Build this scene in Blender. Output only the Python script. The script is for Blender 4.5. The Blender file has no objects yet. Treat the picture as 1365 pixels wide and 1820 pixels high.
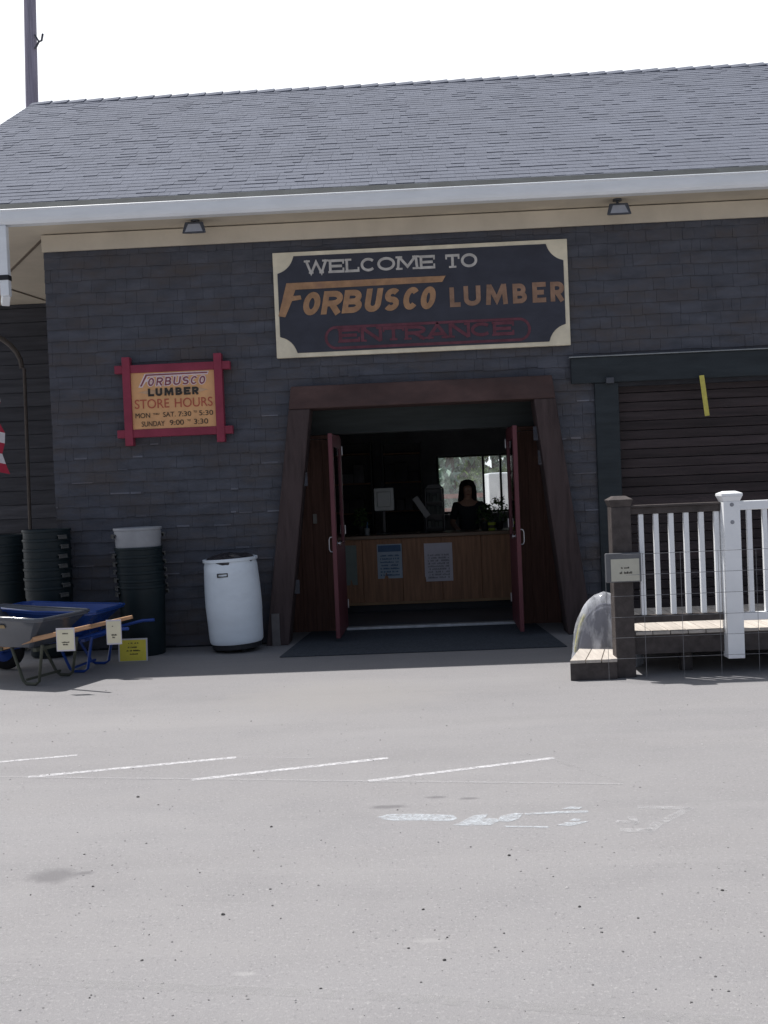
import bpy, math, random
from mathutils import Vector, Matrix, Euler
R = math.radians
rnd = random.Random(7)

# ------------------------------------------------------------------ camera, sky, sun, exposure
SC = bpy.context.scene
COL = SC.collection
W0, H0, F0 = 1365.0, 1820.0, 1800.0
EYE = Vector((0, 0, 1.6))
YAW, PITCH, ROLL = R(1.7), R(-1.27), R(2.4)
fwd = Vector((-math.sin(YAW) * math.cos(PITCH), math.cos(YAW) * math.cos(PITCH), math.sin(PITCH)))
rt0 = Vector((math.cos(YAW), math.sin(YAW), 0))
up0 = rt0.cross(fwd)
rt = rt0 * math.cos(ROLL) - up0 * math.sin(ROLL)
up = up0 * math.cos(ROLL) + rt0 * math.sin(ROLL)
cam_data = bpy.data.cameras.new('camera')
cam_data.sensor_fit = 'VERTICAL'
cam_data.sensor_height = 24.0
cam_data.sensor_width = 18.0
cam_data.lens = F0 / H0 * 24.0
cam_data.clip_start, cam_data.clip_end = 0.1, 2000
cam = bpy.data.objects.new('camera', cam_data)
COL.objects.link(cam)
m = Matrix((rt, up, -fwd)).transposed().to_4x4()
m.translation = EYE
cam.matrix_world = m
SC.camera = cam

SUN_EL, SUN_AZ = R(66), R(-54)          # azimuth from +Y, negative = left of the building's back
world = bpy.data.worlds.new('World')
SC.world = world
world.use_nodes = True
nt = world.node_tree
bg = nt.nodes['Background']
sky = nt.nodes.new('ShaderNodeTexSky')
sky.sky_type = 'NISHITA'
sky.sun_disc = False
sky.sun_elevation = SUN_EL
sky.sun_rotation = SUN_AZ
sky.air_density = 1.0
sky.dust_density = 4.0
sky.ozone_density = 1.2
hz = nt.nodes.new('ShaderNodeMix')          # thin white overcast over the blue
hz.data_type = 'RGBA'
hz.inputs[0].default_value = 0.86
tcw = nt.nodes.new('ShaderNodeTexCoord')   # the haze is brightest on the sun's side of the sky
dt = nt.nodes.new('ShaderNodeVectorMath')
dt.operation = 'DOT_PRODUCT'
dt.inputs[1].default_value = (math.sin(SUN_AZ) * .5, 1.0, 0.35)
nt.links.new(tcw.outputs['Generated'], dt.inputs[0])
mr = nt.nodes.new('ShaderNodeMapRange')
mr.interpolation_type = 'SMOOTHSTEP'
mr.inputs[1].default_value, mr.inputs[2].default_value = 0.05, 0.95
nt.links.new(dt.outputs['Value'], mr.inputs[0])
hc = nt.nodes.new('ShaderNodeMix')
hc.data_type = 'RGBA'
hc.inputs[6].default_value = (1.5, 1.75, 2.25, 1)
hc.inputs[7].default_value = (9.0, 9.1, 9.3, 1)
nt.links.new(mr.outputs[0], hc.inputs[0])
nt.links.new(hc.outputs[2], hz.inputs[7])
nt.links.new(sky.outputs[0], hz.inputs[6])
nt.links.new(hz.outputs[2], bg.inputs[0])
bg.inputs[1].default_value = 0.13
sun = bpy.data.lights.new('sun', 'SUN')
sun.energy = 4.8
sun.angle = R(0.55)
sun.color = (1.0, 0.965, 0.93)
so = bpy.data.objects.new('sun', sun)
COL.objects.link(so)
sdir = Vector((math.sin(SUN_AZ) * math.cos(SUN_EL), math.cos(SUN_AZ) * math.cos(SUN_EL), math.sin(SUN_EL)))
so.rotation_euler = (-sdir).to_track_quat('-Z', 'Y').to_euler()
so.location = sdir * 60
SC.view_settings.view_transform = 'Standard'
SC.view_settings.look = 'None'
SC.view_settings.gamma = 1
SC.view_settings.use_curve_mapping = False
SC.view_settings.exposure = 0.25


# ------------------------------------------------------------------ helpers
def P(px, py, Y=None, z=None):
    """where the sight line of a photo pixel meets a real plane (wall at depth Y, or level z)"""
    d = fwd + rt * ((px - W0 / 2) / F0) + up * ((H0 / 2 - py) / F0)
    k = (Y - EYE.y) / d.y if Y is not None else (z - EYE.z) / d.z
    return EYE + d * k


ORG = {}


def tag(o, label=None, cat=None, group=None, kind=None):
    if label: o['label'] = label
    if cat: o['category'] = cat
    if group: o['group'] = group
    if kind: o['kind'] = kind
    return o


def thing(name, label, cat, loc=(0, 0, 0), group=None):
    o = bpy.data.objects.new(name, None)
    o.empty_display_size = 0.2
    COL.objects.link(o)
    o.location = loc
    ORG[o.name] = Vector(loc)
    return tag(o, label, cat, group)


class MB:
    def __init__(s):
        s.v, s.f, s.t = [], [], []

    def add(s, vs, fs, tone=0.5):
        n = len(s.v)
        s.v += [tuple(p) for p in vs]
        s.f += [tuple(i + n for i in f) for f in fs]
        s.t += [tone] * len(fs)
        return s

    def box(s, x0, x1, y0, y1, z0, z1, tone=0.5):
        vs = [(x0, y0, z0), (x1, y0, z0), (x1, y1, z0), (x0, y1, z0), (x0, y0, z1), (x1, y0, z1), (x1, y1, z1), (x0, y1, z1)]
        return s.add(vs, [(0, 3, 2, 1), (4, 5, 6, 7), (0, 1, 5, 4), (1, 2, 6, 5), (2, 3, 7, 6), (3, 0, 4, 7)], tone)

    def hexa(s, vs, tone=0.5):
        return s.add(vs, [(0, 3, 2, 1), (4, 5, 6, 7), (0, 1, 5, 4), (1, 2, 6, 5), (2, 3, 7, 6), (3, 0, 4, 7)], tone)

    def bar(s, p0, p1, w, h, side=None, w1=None, h1=None, tone=0.5):
        p0, p1 = Vector(p0), Vector(p1)
        d = (p1 - p0).normalized()
        a = Vector(side) if side else (Vector((0, 0, 1)).cross(d) if abs(d.z) < .95 else Vector((1, 0, 0)))
        a = (a - d * a.dot(d)).normalized()
        b = d.cross(a)
        w1 = w if w1 is None else w1
        h1 = h if h1 is None else h1
        vs = []
        for p, ww, hh in ((p0, w, h), (p1, w1, h1)):
            vs += [p - a * ww / 2 - b * hh / 2, p + a * ww / 2 - b * hh / 2, p + a * ww / 2 + b * hh / 2, p - a * ww / 2 + b * hh / 2]
        return s.hexa(vs, tone)

    def tube(s, pts, r, n=8, caps=True):
        pts = [Vector(p) for p in pts]
        rs = r if isinstance(r, (list, tuple)) else [r] * len(pts)
        rings, a = [], None
        for i, p in enumerate(pts):
            d = (pts[min(i + 1, len(pts) - 1)] - pts[max(i - 1, 0)]).normalized()
            if a is None:
                a = d.orthogonal().normalized()
            a = (a - d * a.dot(d)).normalized()
            b = d.cross(a)
            rings.append([p + (a * math.cos(2 * math.pi * k / n) + b * math.sin(2 * math.pi * k / n)) * rs[i] for k in range(n)])
        vs = [q for ring in rings for q in ring]
        fs = []
        for i in range(len(pts) - 1):
            for k in range(n):
                fs.append((i * n + k, i * n + (k + 1) % n, (i + 1) * n + (k + 1) % n, (i + 1) * n + k))
        if caps:
            fs += [tuple(range(n - 1, -1, -1)), tuple((len(pts) - 1) * n + k for k in range(n))]
        return s.add(vs, fs)

    def lathe(s, prof, c=(0, 0, 0), n=32, caps=True, wob=None):
        vs, fs = [], []
        for i, (r, z) in enumerate(prof):
            for k in range(n):
                a = 2 * math.pi * k / n
                q = 1 + (wob(a, z) if wob else 0)
                vs.append((c[0] + r * q * math.cos(a), c[1] + r * q * math.sin(a), c[2] + z))
        for i in range(len(prof) - 1):
            for k in range(n):
                fs.append((i * n + k, i * n + (k + 1) % n, (i + 1) * n + (k + 1) % n, (i + 1) * n + k))
        if caps:
            fs += [tuple(range(n - 1, -1, -1)), tuple((len(prof) - 1) * n + k for k in range(n))]
        return s.add(vs, fs)

    def prism(s, poly, y0, y1, tone=0.5):
        """polygon of (x, z) points, extruded from y0 to y1"""
        n = len(poly)
        ar = sum(poly[i][0] * poly[(i + 1) % n][1] - poly[(i + 1) % n][0] * poly[i][1] for i in range(n))
        if ar < 0: poly = poly[::-1]
        vs = [(x, y0, z) for x, z in poly] + [(x, y1, z) for x, z in poly]
        fs = [tuple(range(n)), tuple(range(2 * n - 1, n - 1, -1))]
        fs += [(i, i + n, (i + 1) % n + n, (i + 1) % n) for i in range(n)]
        return s.add(vs, fs, tone)

    def blob(s, c, rx, ry, rz, n=12, m_=8, jit=0.0):
        vs, fs = [], []
        for i in range(m_ + 1):
            th = math.pi * i / m_
            for k in range(n):
                a = 2 * math.pi * k / n
                q = 1 + rnd.uniform(-jit, jit)
                vs.append((c[0] + rx * q * math.sin(th) * math.cos(a), c[1] + ry * q * math.sin(th) * math.sin(a), c[2] + rz * q * math.cos(th)))
        for i in range(m_):
            for k in range(n):
                fs.append((i * n + k, (i + 1) * n + k, (i + 1) * n + (k + 1) % n, i * n + (k + 1) % n))
        return s.add(vs, fs)

    def build(s, name, mat, parent=None, smooth=False, bevel=0, org=None, tones=False):
        o0 = ORG[parent.name] if parent else Vector(org or (0, 0, 0))
        me = bpy.data.meshes.new(name)
        me.from_pydata([(x - o0.x, y - o0.y, z - o0.z) for x, y, z in s.v], [], s.f)
        if tones:
            at = me.attributes.new('tone', 'FLOAT', 'FACE')
            at.data.foreach_set('value', s.t)
        me.validate()
        me.update()
        me.materials.append(mat)
        o = bpy.data.objects.new(name, me)
        COL.objects.link(o)
        ORG[o.name] = o0
        if parent:
            o.parent = parent
        else:
            o.location = o0
        if smooth:
            me.shade_smooth()
            me.set_sharp_from_angle(angle=R(40))
        if bevel:
            b = o.modifiers.new('bevel', 'BEVEL')
            b.width, b.segments, b.limit_method = bevel, 2, 'ANGLE'
            b.angle_limit = R(35)
        return o


def copy_tree(o, parent=None):
    c = o.copy()
    COL.objects.link(c)
    if parent: c.parent = parent
    ORG[c.name] = ORG[o.name]
    for ch in [q for q in bpy.data.objects if q.parent == o]:
        copy_tree(ch, c)
    return c


# ------------------------------------------------------------------ materials
def _new(name):
    mt = bpy.data.materials.new(name)
    mt.use_nodes = True
    return mt, mt.node_tree, mt.node_tree.nodes['Principled BSDF']


def mixc(t, fac, a, b, blend='MIX'):
    n = t.nodes.new('ShaderNodeMix')
    n.data_type = 'RGBA'
    n.blend_type = blend
    for sock, val in ((n.inputs[0], fac), (n.inputs[6], a), (n.inputs[7], b)):
        if isinstance(val, bpy.types.NodeSocket): t.links.new(val, sock)
        elif isinstance(val, (tuple, list)): sock.default_value = (*val[:3], 1)
        else: sock.default_value = val
    return n.outputs[2]


def noise(t, scale, stretch=(1, 1, 1), detail=4, rough=.6, coord='Object'):
    tc = t.nodes.new('ShaderNodeTexCoord')
    mp = t.nodes.new('ShaderNodeMapping')
    mp.inputs['Scale'].default_value = stretch
    t.links.new(tc.outputs[coord], mp.inputs[0])
    n = t.nodes.new('ShaderNodeTexNoise')
    n.inputs['Scale'].default_value = scale
    n.inputs['Detail'].default_value = detail
    n.inputs['Roughness'].default_value = rough
    t.links.new(mp.outputs[0], n.inputs['Vector'])
    return n.outputs['Fac']


def ramp(t, fac, lo, hi, a=0.0, b=1.0):
    n = t.nodes.new('ShaderNodeMapRange')
    n.inputs[1].default_value, n.inputs[2].default_value = lo, hi
    n.inputs[3].default_value, n.inputs[4].default_value = a, b
    t.links.new(fac, n.inputs[0])
    return n.outputs[0]


def M(name, col, rough=.75, var=.2, scale=6, stretch=(1, 1, 1), bump=0.0, bscale=60, spec=.3, metal=0, tone=0.0, col2=None, mix2=(.5, .7), scale2=2.5, coat=0):
    mt, t, p = _new(name)
    f = ramp(t, noise(t, scale, stretch), .3, .7)
    lo = tuple(c * (1 - var) for c in col)
    hi = tuple(min(1, c * (1 + var)) for c in col)
    c = mixc(t, f, lo, hi)
    if col2:
        c = mixc(t, ramp(t, noise(t, scale2, stretch, 6, .7), *mix2), c, col2)
    if tone:
        a = t.nodes.new('ShaderNodeAttribute')
        a.attribute_name = 'tone'
        g = ramp(t, a.outputs['Fac'], 0, 1, 1 - tone, 1 + tone)
        g.node.clamp = False
        cb = t.nodes.new('ShaderNodeCombineColor')
        for i in range(3): t.links.new(g, cb.inputs[i])
        c = mixc(t, 1.0, c, cb.outputs[0], 'MULTIPLY')
    t.links.new(c, p.inputs['Base Color'])
    p.inputs['Roughness'].default_value = rough
    p.inputs['Specular IOR Level'].default_value = spec
    p.inputs['Metallic'].default_value = metal
    p.inputs['Coat Weight'].default_value = coat
    if bump:
        b = t.nodes.new('ShaderNodeBump')
        b.inputs['Strength'].default_value = bump
        b.inputs['Distance'].default_value = .01
        t.links.new(noise(t, bscale, stretch, 5, .65), b.inputs['Height'])
        t.links.new(b.outputs[0], p.inputs['Normal'])
    return mt


def glass_mat(name, tint=(.85, .9, .92), gloss=.1):
    mt, t, p = _new(name)
    t.nodes.remove(p)
    tr = t.nodes.new('ShaderNodeBsdfTransparent')
    tr.inputs[0].default_value = (*tint, 1)
    gl = t.nodes.new('ShaderNodeBsdfGlossy')
    gl.inputs['Roughness'].default_value = .03
    fr = t.nodes.new('ShaderNodeFresnel')
    mx = t.nodes.new('ShaderNodeMixShader')
    ad = t.nodes.new('ShaderNodeMath')
    ad.operation = 'ADD'
    ad.use_clamp = True
    ad.inputs[1].default_value = gloss * .4
    t.links.new(fr.outputs[0], ad.inputs[0])
    t.links.new(ad.outputs[0], mx.inputs[0])
    t.links.new(tr.outputs[0], mx.inputs[1])
    t.links.new(gl.outputs[0], mx.inputs[2])
    t.links.new(mx.outputs[0], t.nodes['Material Output'].inputs[0])
    return mt


def worn_paint(name, col, lo, hi, scale=9, most=1.0):
    """road paint that has chipped off in places"""
    mt, t, p = _new(name)
    p.inputs['Base Color'].default_value = (*col, 1)
    p.inputs['Roughness'].default_value = .8
    tr = t.nodes.new('ShaderNodeBsdfTransparent')
    mx = t.nodes.new('ShaderNodeMixShader')
    a = noise(t, scale, (1, 1, 1), 8, .75)
    t.links.new(ramp(t, a, lo, hi, 0, most), mx.inputs[0])
    t.links.new(tr.outputs[0], mx.inputs[1])
    t.links.new(p.outputs[0], mx.inputs[2])
    t.links.new(mx.outputs[0], t.nodes['Material Output'].inputs[0])
    return mt


def ground_mat():
    mt, t, p = _new('asphalt')
    big = ramp(t, noise(t, .35, (1, 1.6, 1), 6, .6), .3, .7)
    c = mixc(t, big, (.184, .183, .191), (.243, .240, .247))
    band = ramp(t, noise(t, .8, (.22, 2.2, 1), 7, .62), .38, .68)
    c = mixc(t, band, c, (.214, .210, .215))
    dust_haze = ramp(t, noise(t, .55, (.5, 1.7, 1), 5, .6), .52, .74, 0, .55)
    c = mixc(t, dust_haze, c, (.275, .269, .270))
    # exposed stones: light and dark specks of three sizes
    for sc, lo, hi, colr, k in ((95, .60, .70, (.44, .43, .42), .6), (95, .40, .30, (.11, .105, .11), .62), (34, .66, .74, (.43, .42, .41), .5), (34, .34, .27, (.12, .115, .12), .55),
                                (210, .35, .65, (.30, .29, .29), .5)):
        c = mixc(t, ramp(t, noise(t, sc, (1, 1, 1), 3, .7), lo, hi, 0, k), c, colr)
    # rolled-in tracks, hairline cracks
    trk = ramp(t, noise(t, 1.3, (.16, 1.2, 1), 6, .62), .50, .72, 0, .30)
    c = mixc(t, trk, c, (.165, .163, .168))
    lt = ramp(t, noise(t, 1.1, (.10, 2.0, 1), 5, .6), .55, .75, 0, .35)
    c = mixc(t, lt, c, (.29, .285, .285))
    near = ramp(t, noise(t, 60, (1, 1, 1), 2, .5), .58, .70, 0, .45)
    c = mixc(t, near, c, (.34, .335, .335))
    c = mixc(t, ramp(t, noise(t, 48, (1, 1, 1), 3, .6), .40, .30, 0, .5), c, (.13, .128, .135))
    c = mixc(t, ramp(t, noise(t, 3.2, (1, 1, 1), 5, .65), .40, .62, 0, .35), c, (.255, .25, .253))
    # oil drips and damp patches, each with its own outline
    g = t.nodes.new('ShaderNodeNewGeometry')
    for px, py, rx, ry, dark in STAINS:
        q = P(px, py, z=0)
        mp = t.nodes.new('ShaderNodeMapping')
        mp.vector_type = 'POINT'
        mp.inputs['Scale'].default_value = (1 / rx, 1 / ry, 0)
        mp.inputs['Location'].default_value = (-q.x / rx, -q.y / ry, 0)
        t.links.new(g.outputs['Position'], mp.inputs[0])
        ln = t.nodes.new('ShaderNodeVectorMath')
        ln.operation = 'LENGTH'
        t.links.new(mp.outputs[0], ln.inputs[0])
        ad = t.nodes.new('ShaderNodeMath')
        ad.operation = 'ADD'
        t.links.new(ln.outputs['Value'], ad.inputs[0])
        t.links.new(ramp(t, noise(t, 9, (1, 1, 1), 5, .7), .2, .8, -.45, .45), ad.inputs[1])
        c = mixc(t, ramp(t, ad.outputs[0], 1.2, .5, 0, .6), c, dark)
    t.links.new(c, p.inputs['Base Color'])
    p.inputs['Roughness'].default_value = .92
    p.inputs['Specular IOR Level'].default_value = .2
    b = t.nodes.new('ShaderNodeBump')
    b.inputs['Strength'].default_value = .55
    b.inputs['Distance'].default_value = .008
    t.links.new(noise(t, 110, (1, 1, 1), 6, .75), b.inputs['Height'])
    t.links.new(b.outputs[0], p.inputs['Normal'])
    return mt


OIL = (.115, .112, .118)
STAINS = [(95, 1557, .11, .085, OIL), (690, 1434, .10, .03, OIL), (775, 1417, .06, .022, OIL), (835, 1419, .05, .018, OIL), (150, 1552, .05, .03, OIL),
          (600, 1236, .9, .7, (.265, .256, .25)), (436, 1731, .045, .016, (.33, .325, .325)), (760, 1672, .06, .02, (.30, .295, .295))]

wall_mat = M('dark_stained_shingle', (.086, .091, .110), .85, .25, 3, (1, 1, 3), bump=.5, bscale=40, tone=.06, col2=(.092, .082, .082), mix2=(.45, .65), scale2=1.1)
base_mat = M('dark_sheathing', (.04, .042, .05), .9)
roof_mat = M('asphalt_shingle', (.150, .163, .200), .95, .06, 1.3, (1, 1, 1), bump=.5, bscale=220, spec=.15, tone=.07, col2=(.140, .152, .186), mix2=(.45, .7), scale2=.6)
white_metal = M('white_gutter_enamel', (.82, .85, .88), .4, .06, 2, (1, 1, 4), spec=.4, col2=(.72, .74, .76), mix2=(.6, .8), scale2=1.5)
beige = M('beige_paint', (.60, .54, .44), .8, .1, 1.5, (1, 1, 1), bump=.15, bscale=30, col2=(.52, .47, .38), mix2=(.5, .75), scale2=1.2)
beam_mat = M('red_brown_timber', (.082, .050, .047), .8, .35, 3, (.6, 6, 1.2), bump=.4, bscale=20, col2=(.062, .042, .041), mix2=(.5, .7), scale2=2)
leg_mat = M('brown_timber', (.062, .044, .044), .8, .35, 3, (6, 6, .7), bump=.4, bscale=20, col2=(.054, .040, .040), mix2=(.5, .7), scale2=1.5)
panel_mat = M('brown_board', (.15, .078, .058), .7, .3, 4, (9, 9, .5), bump=.3, bscale=20)
dark_green = M('dark_green_board', (.029, .037, .043), .7, .25, 3, (.6, 1, 4), bump=.2, bscale=30)
header_mat = M('grey_green_header', (.05, .06, .063), .75, .2, 3, (.5, 1, 4), bump=.2)
garage_mat = M('dark_brown_board', (.044, .034, .036), .7, .35, 3, (.5, 3, 7), bump=.4, bscale=20, tone=.3, col2=(.05, .032, .034), mix2=(.55, .75), scale2=1.6)
red_mat = M('red_door_paint', (.115, .030, .040), .5, .12, 3, spec=.4)
red_sign = M('red_sign_paint', (.27, .04, .072), .65, .15, 4, (1, 1, 1), bump=.2)
sign_dark = M('sign_navy_paint', (.042, .045, .062), .6, .2, 3, (1, 1, 2), spec=.35)
sign_cream = M('sign_cream_paint', (.76, .69, .53), .7, .15, 4, col2=(.66, .6, .47), mix2=(.55, .8), scale2=5)
sign_grey = M('sign_grey_lettering', (.52, .50, .47), .7, .2, 14)
sign_tan = M('sign_tan_lettering', (.40, .235, .13), .7, .22, 9, col2=(.31, .18, .12), mix2=(.5, .75), scale2=10)
sign_brown = M('sign_brown_lettering', (.30, .185, .125), .7, .25, 9)
sign_maroon = M('sign_maroon_lettering', (.135, .045, .062), .7, .25, 9)
sign_orange = M('sign_orange_board', (.72, .40, .19), .65, .12, 5, col2=(.64, .35, .18), mix2=(.5, .8), scale2=4)
ink_red = M('sign_red_ink', (.46, .11, .07), .7, .15, 20)
ink_black = M('black_ink', (.045, .04, .035), .7, .2, 30)
ink_white = M('sign_white_ink', (.8, .66, .66), .7, .1, 20)
ink_plum = M('sign_plum_ink', (.26, .08, .1), .7, .1, 20)
ink_blue = M('blue_ink', (.09, .16, .28), .7, .1, 20)
paper = M('paper', (.62, .60, .66), .8, .05, 6)
paper_blue = M('pale_blue_paper', (.42, .5, .58), .8, .08, 6)
paper_green = M('grey_green_paper', (.22, .26, .24), .8, .08, 6)
cream_card = M('cream_card', (.78, .73, .54), .7, .06, 8)
yellow_card = M('yellow_card', (.80, .68, .09), .6, .08, 8)
counter_mat = M('brown_counter_wood', (.33, .175, .10), .55, .28, 3, (10, 10, .7), bump=.15, bscale=20)
room_dark = M('dim_room_plaster', (.3, .3, .32), .9, .15, 3)
room_floor = M('dark_vinyl_floor', (.07, .08, .095), .5, .2, 3)
mat_black = M('black_plastic', (.02, .021, .024), .45, .2, 6, spec=.4)
mat_rubber = M('black_rubber', (.02, .02, .022), .8, .2, 20, bump=.3)
mat_mat = M('charcoal_door_mat', (.055, .064, .078), .95, .3, 40, bump=.6, bscale=150)
steel = M('brushed_steel', (.5, .5, .52), .35, .1, 20, metal=.9)
grey_metal = M('grey_bronze_metal', (.085, .09, .105), .45, .15, 10, metal=.3)
drum_white = M('white_drum_plastic', (.80, .87, .93), .42, .07, 2, (1, 1, 2), spec=.45, col2=(.7, .76, .82), mix2=(.55, .8), scale2=3)
can_green = M('dark_green_plastic', (.012, .021, .025), .5, .18, 6, spec=.28)
can_grey = M('grey_can_plastic', (.34, .35, .37), .5, .1, 6, spec=.4)
deck_brown = M('dark_brown_deck_timber', (.07, .06, .058), .75, .3, 4, (3, 3, 3), bump=.3, bscale=40)
deck_tan = M('tan_deck_board', (.47, .43, .385), .75, .18, 3, (8, .7, 4), bump=.25, bscale=30, tone=.1)
vinyl = M('white_vinyl', (.88, .90, .92), .4, .05, 3, spec=.45)
wire_mat = M('galvanised_wire', (.2, .2, .21), .6, .2, 30)
tray_grey = M('grey_poly_tray', (.085, .095, .115), .16, .12, 4, spec=.6)
tray_blue = M('blue_enamel_tray', (.016, .06, .27), .15, .12, 4, spec=.6)
blue_tube = M('blue_enamel_tube', (.012, .055, .28), .3, .12, 4, spec=.5)
ash = M('ash_handle_wood', (.46, .27, .15), .55, .2, 4, (1, 12, 12), bump=.1)
leg_olive = M('olive_leg_paint', (.075, .08, .06), .6, .2, 9)
yellow_tape = M('yellow_plastic_tape', (.58, .52, .12), .5, .12, 20)
pole_mat = M('weathered_pole_wood', (.30, .28, .345), .9, .25, 2, (14, 14, .5), bump=.5, bscale=8)
hair_mat = M('dark_hair', (.018, .014, .012), .6, .3, 30)
skin_mat = M('skin', (.42, .25, .18), .55, .08, 8)
shirt_mat = M('dark_shirt', (.025, .028, .035), .85, .2, 30)
jeans_mat = M('dark_trousers', (.03, .035, .06), .85, .2, 30)
leaf_mat = M('leaf', (.24, .36, .10), .6, .35, 2.0, tone=.45, col2=(.26, .28, .12), mix2=(.5, .7), scale2=.8)
needle_mat = M('conifer_needles', (.2, .28, .22), .7, .35, 2.0, tone=.4)
bark_mat = M('bark', (.1, .08, .065), .9, .3, 4, (4, 4, 1), bump=.5)
plant_mat = M('potted_leaf', (.05, .09, .03), .5, .3, 20, tone=.4)
lime_mat = M('lime_plastic', (.35, .42, .05), .45, .1, 10)
flag_red = M('flag_red_cloth', (.34, .025, .05), .85, .1, 40)
flag_white = M('flag_white_cloth', (.55, .53, .55), .85, .06, 40)
flag_blue = M('flag_blue_cloth', (.02, .03, .12), .85, .1, 40)
glass = glass_mat('clear_glass')


def hazed_glass():  # haze put into the panes: a pale glow veiling the view outside
    mt, t, p = _new('hazed_glass')
    t.nodes.remove(p)
    tr = t.nodes.new('ShaderNodeBsdfTransparent')
    tr.inputs[0].default_value = (.9, .93, .93, 1)
    tl_ = t.nodes.new('ShaderNodeBsdfTranslucent')
    tl_.inputs[0].default_value = (.85, .88, .9, 1)
    mx = t.nodes.new('ShaderNodeMixShader')
    t.links.new(ramp(t, noise(t, 5, (1, 1, 1), 6, .7), .35, .75, .02, .11), mx.inputs[0])
    t.links.new(tr.outputs[0], mx.inputs[1])
    t.links.new(tl_.outputs[0], mx.inputs[2])
    t.links.new(mx.outputs[0], t.nodes['Material Output'].inputs[0])
    return mt


dust_haze = hazed_glass()
lens_mat = M('lamp_lens', (.33, .34, .37), .15, .1, 6, spec=.6)
pebble_mat = M('pebble', (.24, .235, .235), .9, .4, 40, tone=.7)
arch_mat = M('brown_arch_wood', (.10, .088, .078), .8, .2, 6)


def film_mat():
    mt, t, p = _new('clear_film')
    p.inputs['Base Color'].default_value = (.8, .82, .86, 1)
    p.inputs['Roughness'].default_value = .10
    p.inputs['Specular IOR Level'].default_value = .9
    tr = t.nodes.new('ShaderNodeBsdfTransparent')
    tr.inputs[0].default_value = (.9, .92, .95, 1)
    mx = t.nodes.new('ShaderNodeMixShader')
    tl = t.nodes.new('ShaderNodeBsdfTranslucent')
    tl.inputs[0].default_value = (.85, .87, .92, 1)
    m2 = t.nodes.new('ShaderNodeMixShader')
    m2.inputs[0].default_value = .45
    t.links.new(p.outputs[0], m2.inputs[1])
    t.links.new(tl.outputs[0], m2.inputs[2])
    t.links.new(ramp(t, noise(t, 6, (1, 1, .3), 5, .62), .45, .58, .28, .95), mx.inputs[0])
    t.links.new(tr.outputs[0], mx.inputs[1])
    t.links.new(m2.outputs[0], mx.inputs[2])
    t.links.new(mx.outputs[0], t.nodes['Material Output'].inputs[0])
    b = t.nodes.new('ShaderNodeBump')
    b.inputs['Strength'].default_value = .7
    b.inputs['Distance'].default_value = .03
    t.links.new(noise(t, 11, (1, 1, .25), 3, .5), b.inputs['Height'])
    t.links.new(b.outputs[0], p.inputs['Normal'])
    return mt


film = film_mat()

# ------------------------------------------------------------------ key dimensions of the place
D = 10.75                                # front wall plane
ZTOP = P(683, 420, D).z                  # bottom of the frieze board
ZSOF = P(683, 388, D).z                  # soffit level
YG = 10.2                                # front lip of the gutter
SL = 0.6                                 # roof slope
YE, ZE = 10.24, P(683, 339, 10.2).z
YR = 15.45
ZR = ZE + SL * (YR - YE)
XL, XR = P(60, 186, YR).x, 9.0           # roof ends
XC = P(86, 640, D).x                     # left corner of the front wall
YW = 11.6                                # door wall at the back of the entry recess
YPB = P(40, 541, z=ZSOF).y               # back wall of the side porch
YB = 20.4                                # rear wall

# ------------------------------------------------------------------ ground
gm = MB()
gm.add([(-300, -120, 0), (300, -120, 0), (300, 500, 0), (-300, 500, 0)], [(0, 1, 2, 3)])
ground = gm.build('parking_lot', ground_mat())
tag(ground, kind='structure')

lines_white = worn_paint('worn_white_paint', (.60, .60, .62), .32, .62, 26, .85)
lines_faint = worn_paint('faded_white_paint', (.42, .42, .43), .38, .70, 26, .55)
lines_ghost = worn_paint('ghost_paint', (.34, .338, .338), .42, .8, 14, .6)


def stripe(name, pts, w, mat, z=.0015):
    ps = [P(a, b, z=z) for a, b in pts]
    b_ = MB()
    for p0, p1 in zip(ps[:-1], ps[1:]):
        d = (p1 - p0).normalized()
        n = Vector((-d.y, d.x, 0)) * w / 2
        k = max(1, int((p1 - p0).length / .3))
        for i in range(k):
            a, c = p0.lerp(p1, i / k), p0.lerp(p1, (i + 1) / k)
            b_.add([a - n, c - n, c + n, a + n], [(0, 1, 2, 3)])
    return b_.build(name, mat, ground)


stripe('painted_stripe', [(-90, 1362), (138, 1342)], .035, lines_white)
stripe('painted_stripe', [(50, 1381), (420, 1346)], .045, lines_white)
stripe('painted_stripe', [(340, 1386), (690, 1347)], .045, lines_white)
stripe('painted_stripe', [(655, 1388), (985, 1347)], .04, lines_white)
stripe('painted_stripe', [(-120, 1379), (700, 1388.5), (1110, 1393)], .026, lines_faint, .003)
stripe('painted_stripe', [(421, 1345.5), (560, 1347)], .02, lines_faint)
stripe('painted_stripe', [(985, 1351), (1108, 1391)], .035, lines_ghost, .0022)
stripe('painted_stripe', [(-60, 1738), (700, 1771), (1430, 1822)], .055, lines_ghost)

lettering = MB()


def gpoly(pts, z=.005):
    lettering.add([P(a, b, z=z) for a, b in pts], [tuple(range(len(pts)))])


def gstroke(pts, w, z):
    ps = [P(a, b, z=z) for a, b in pts]
    for p0, p1 in zip(ps[:-1], ps[1:]):
        d = (p1 - p0).normalized()
        n = Vector((-d.y, d.x, 0)) * w / 2
        lettering.add([p0 - n - d * w * .2, p1 - n + d * w * .2, p1 + n + d * w * .2, p0 + n - d * w * .2], [(0, 1, 2, 3)])


def gpatch(pts, z):
    lettering.add([P(a, b_, z=z) for a, b_ in pts], [tuple(range(len(pts)))])


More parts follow.
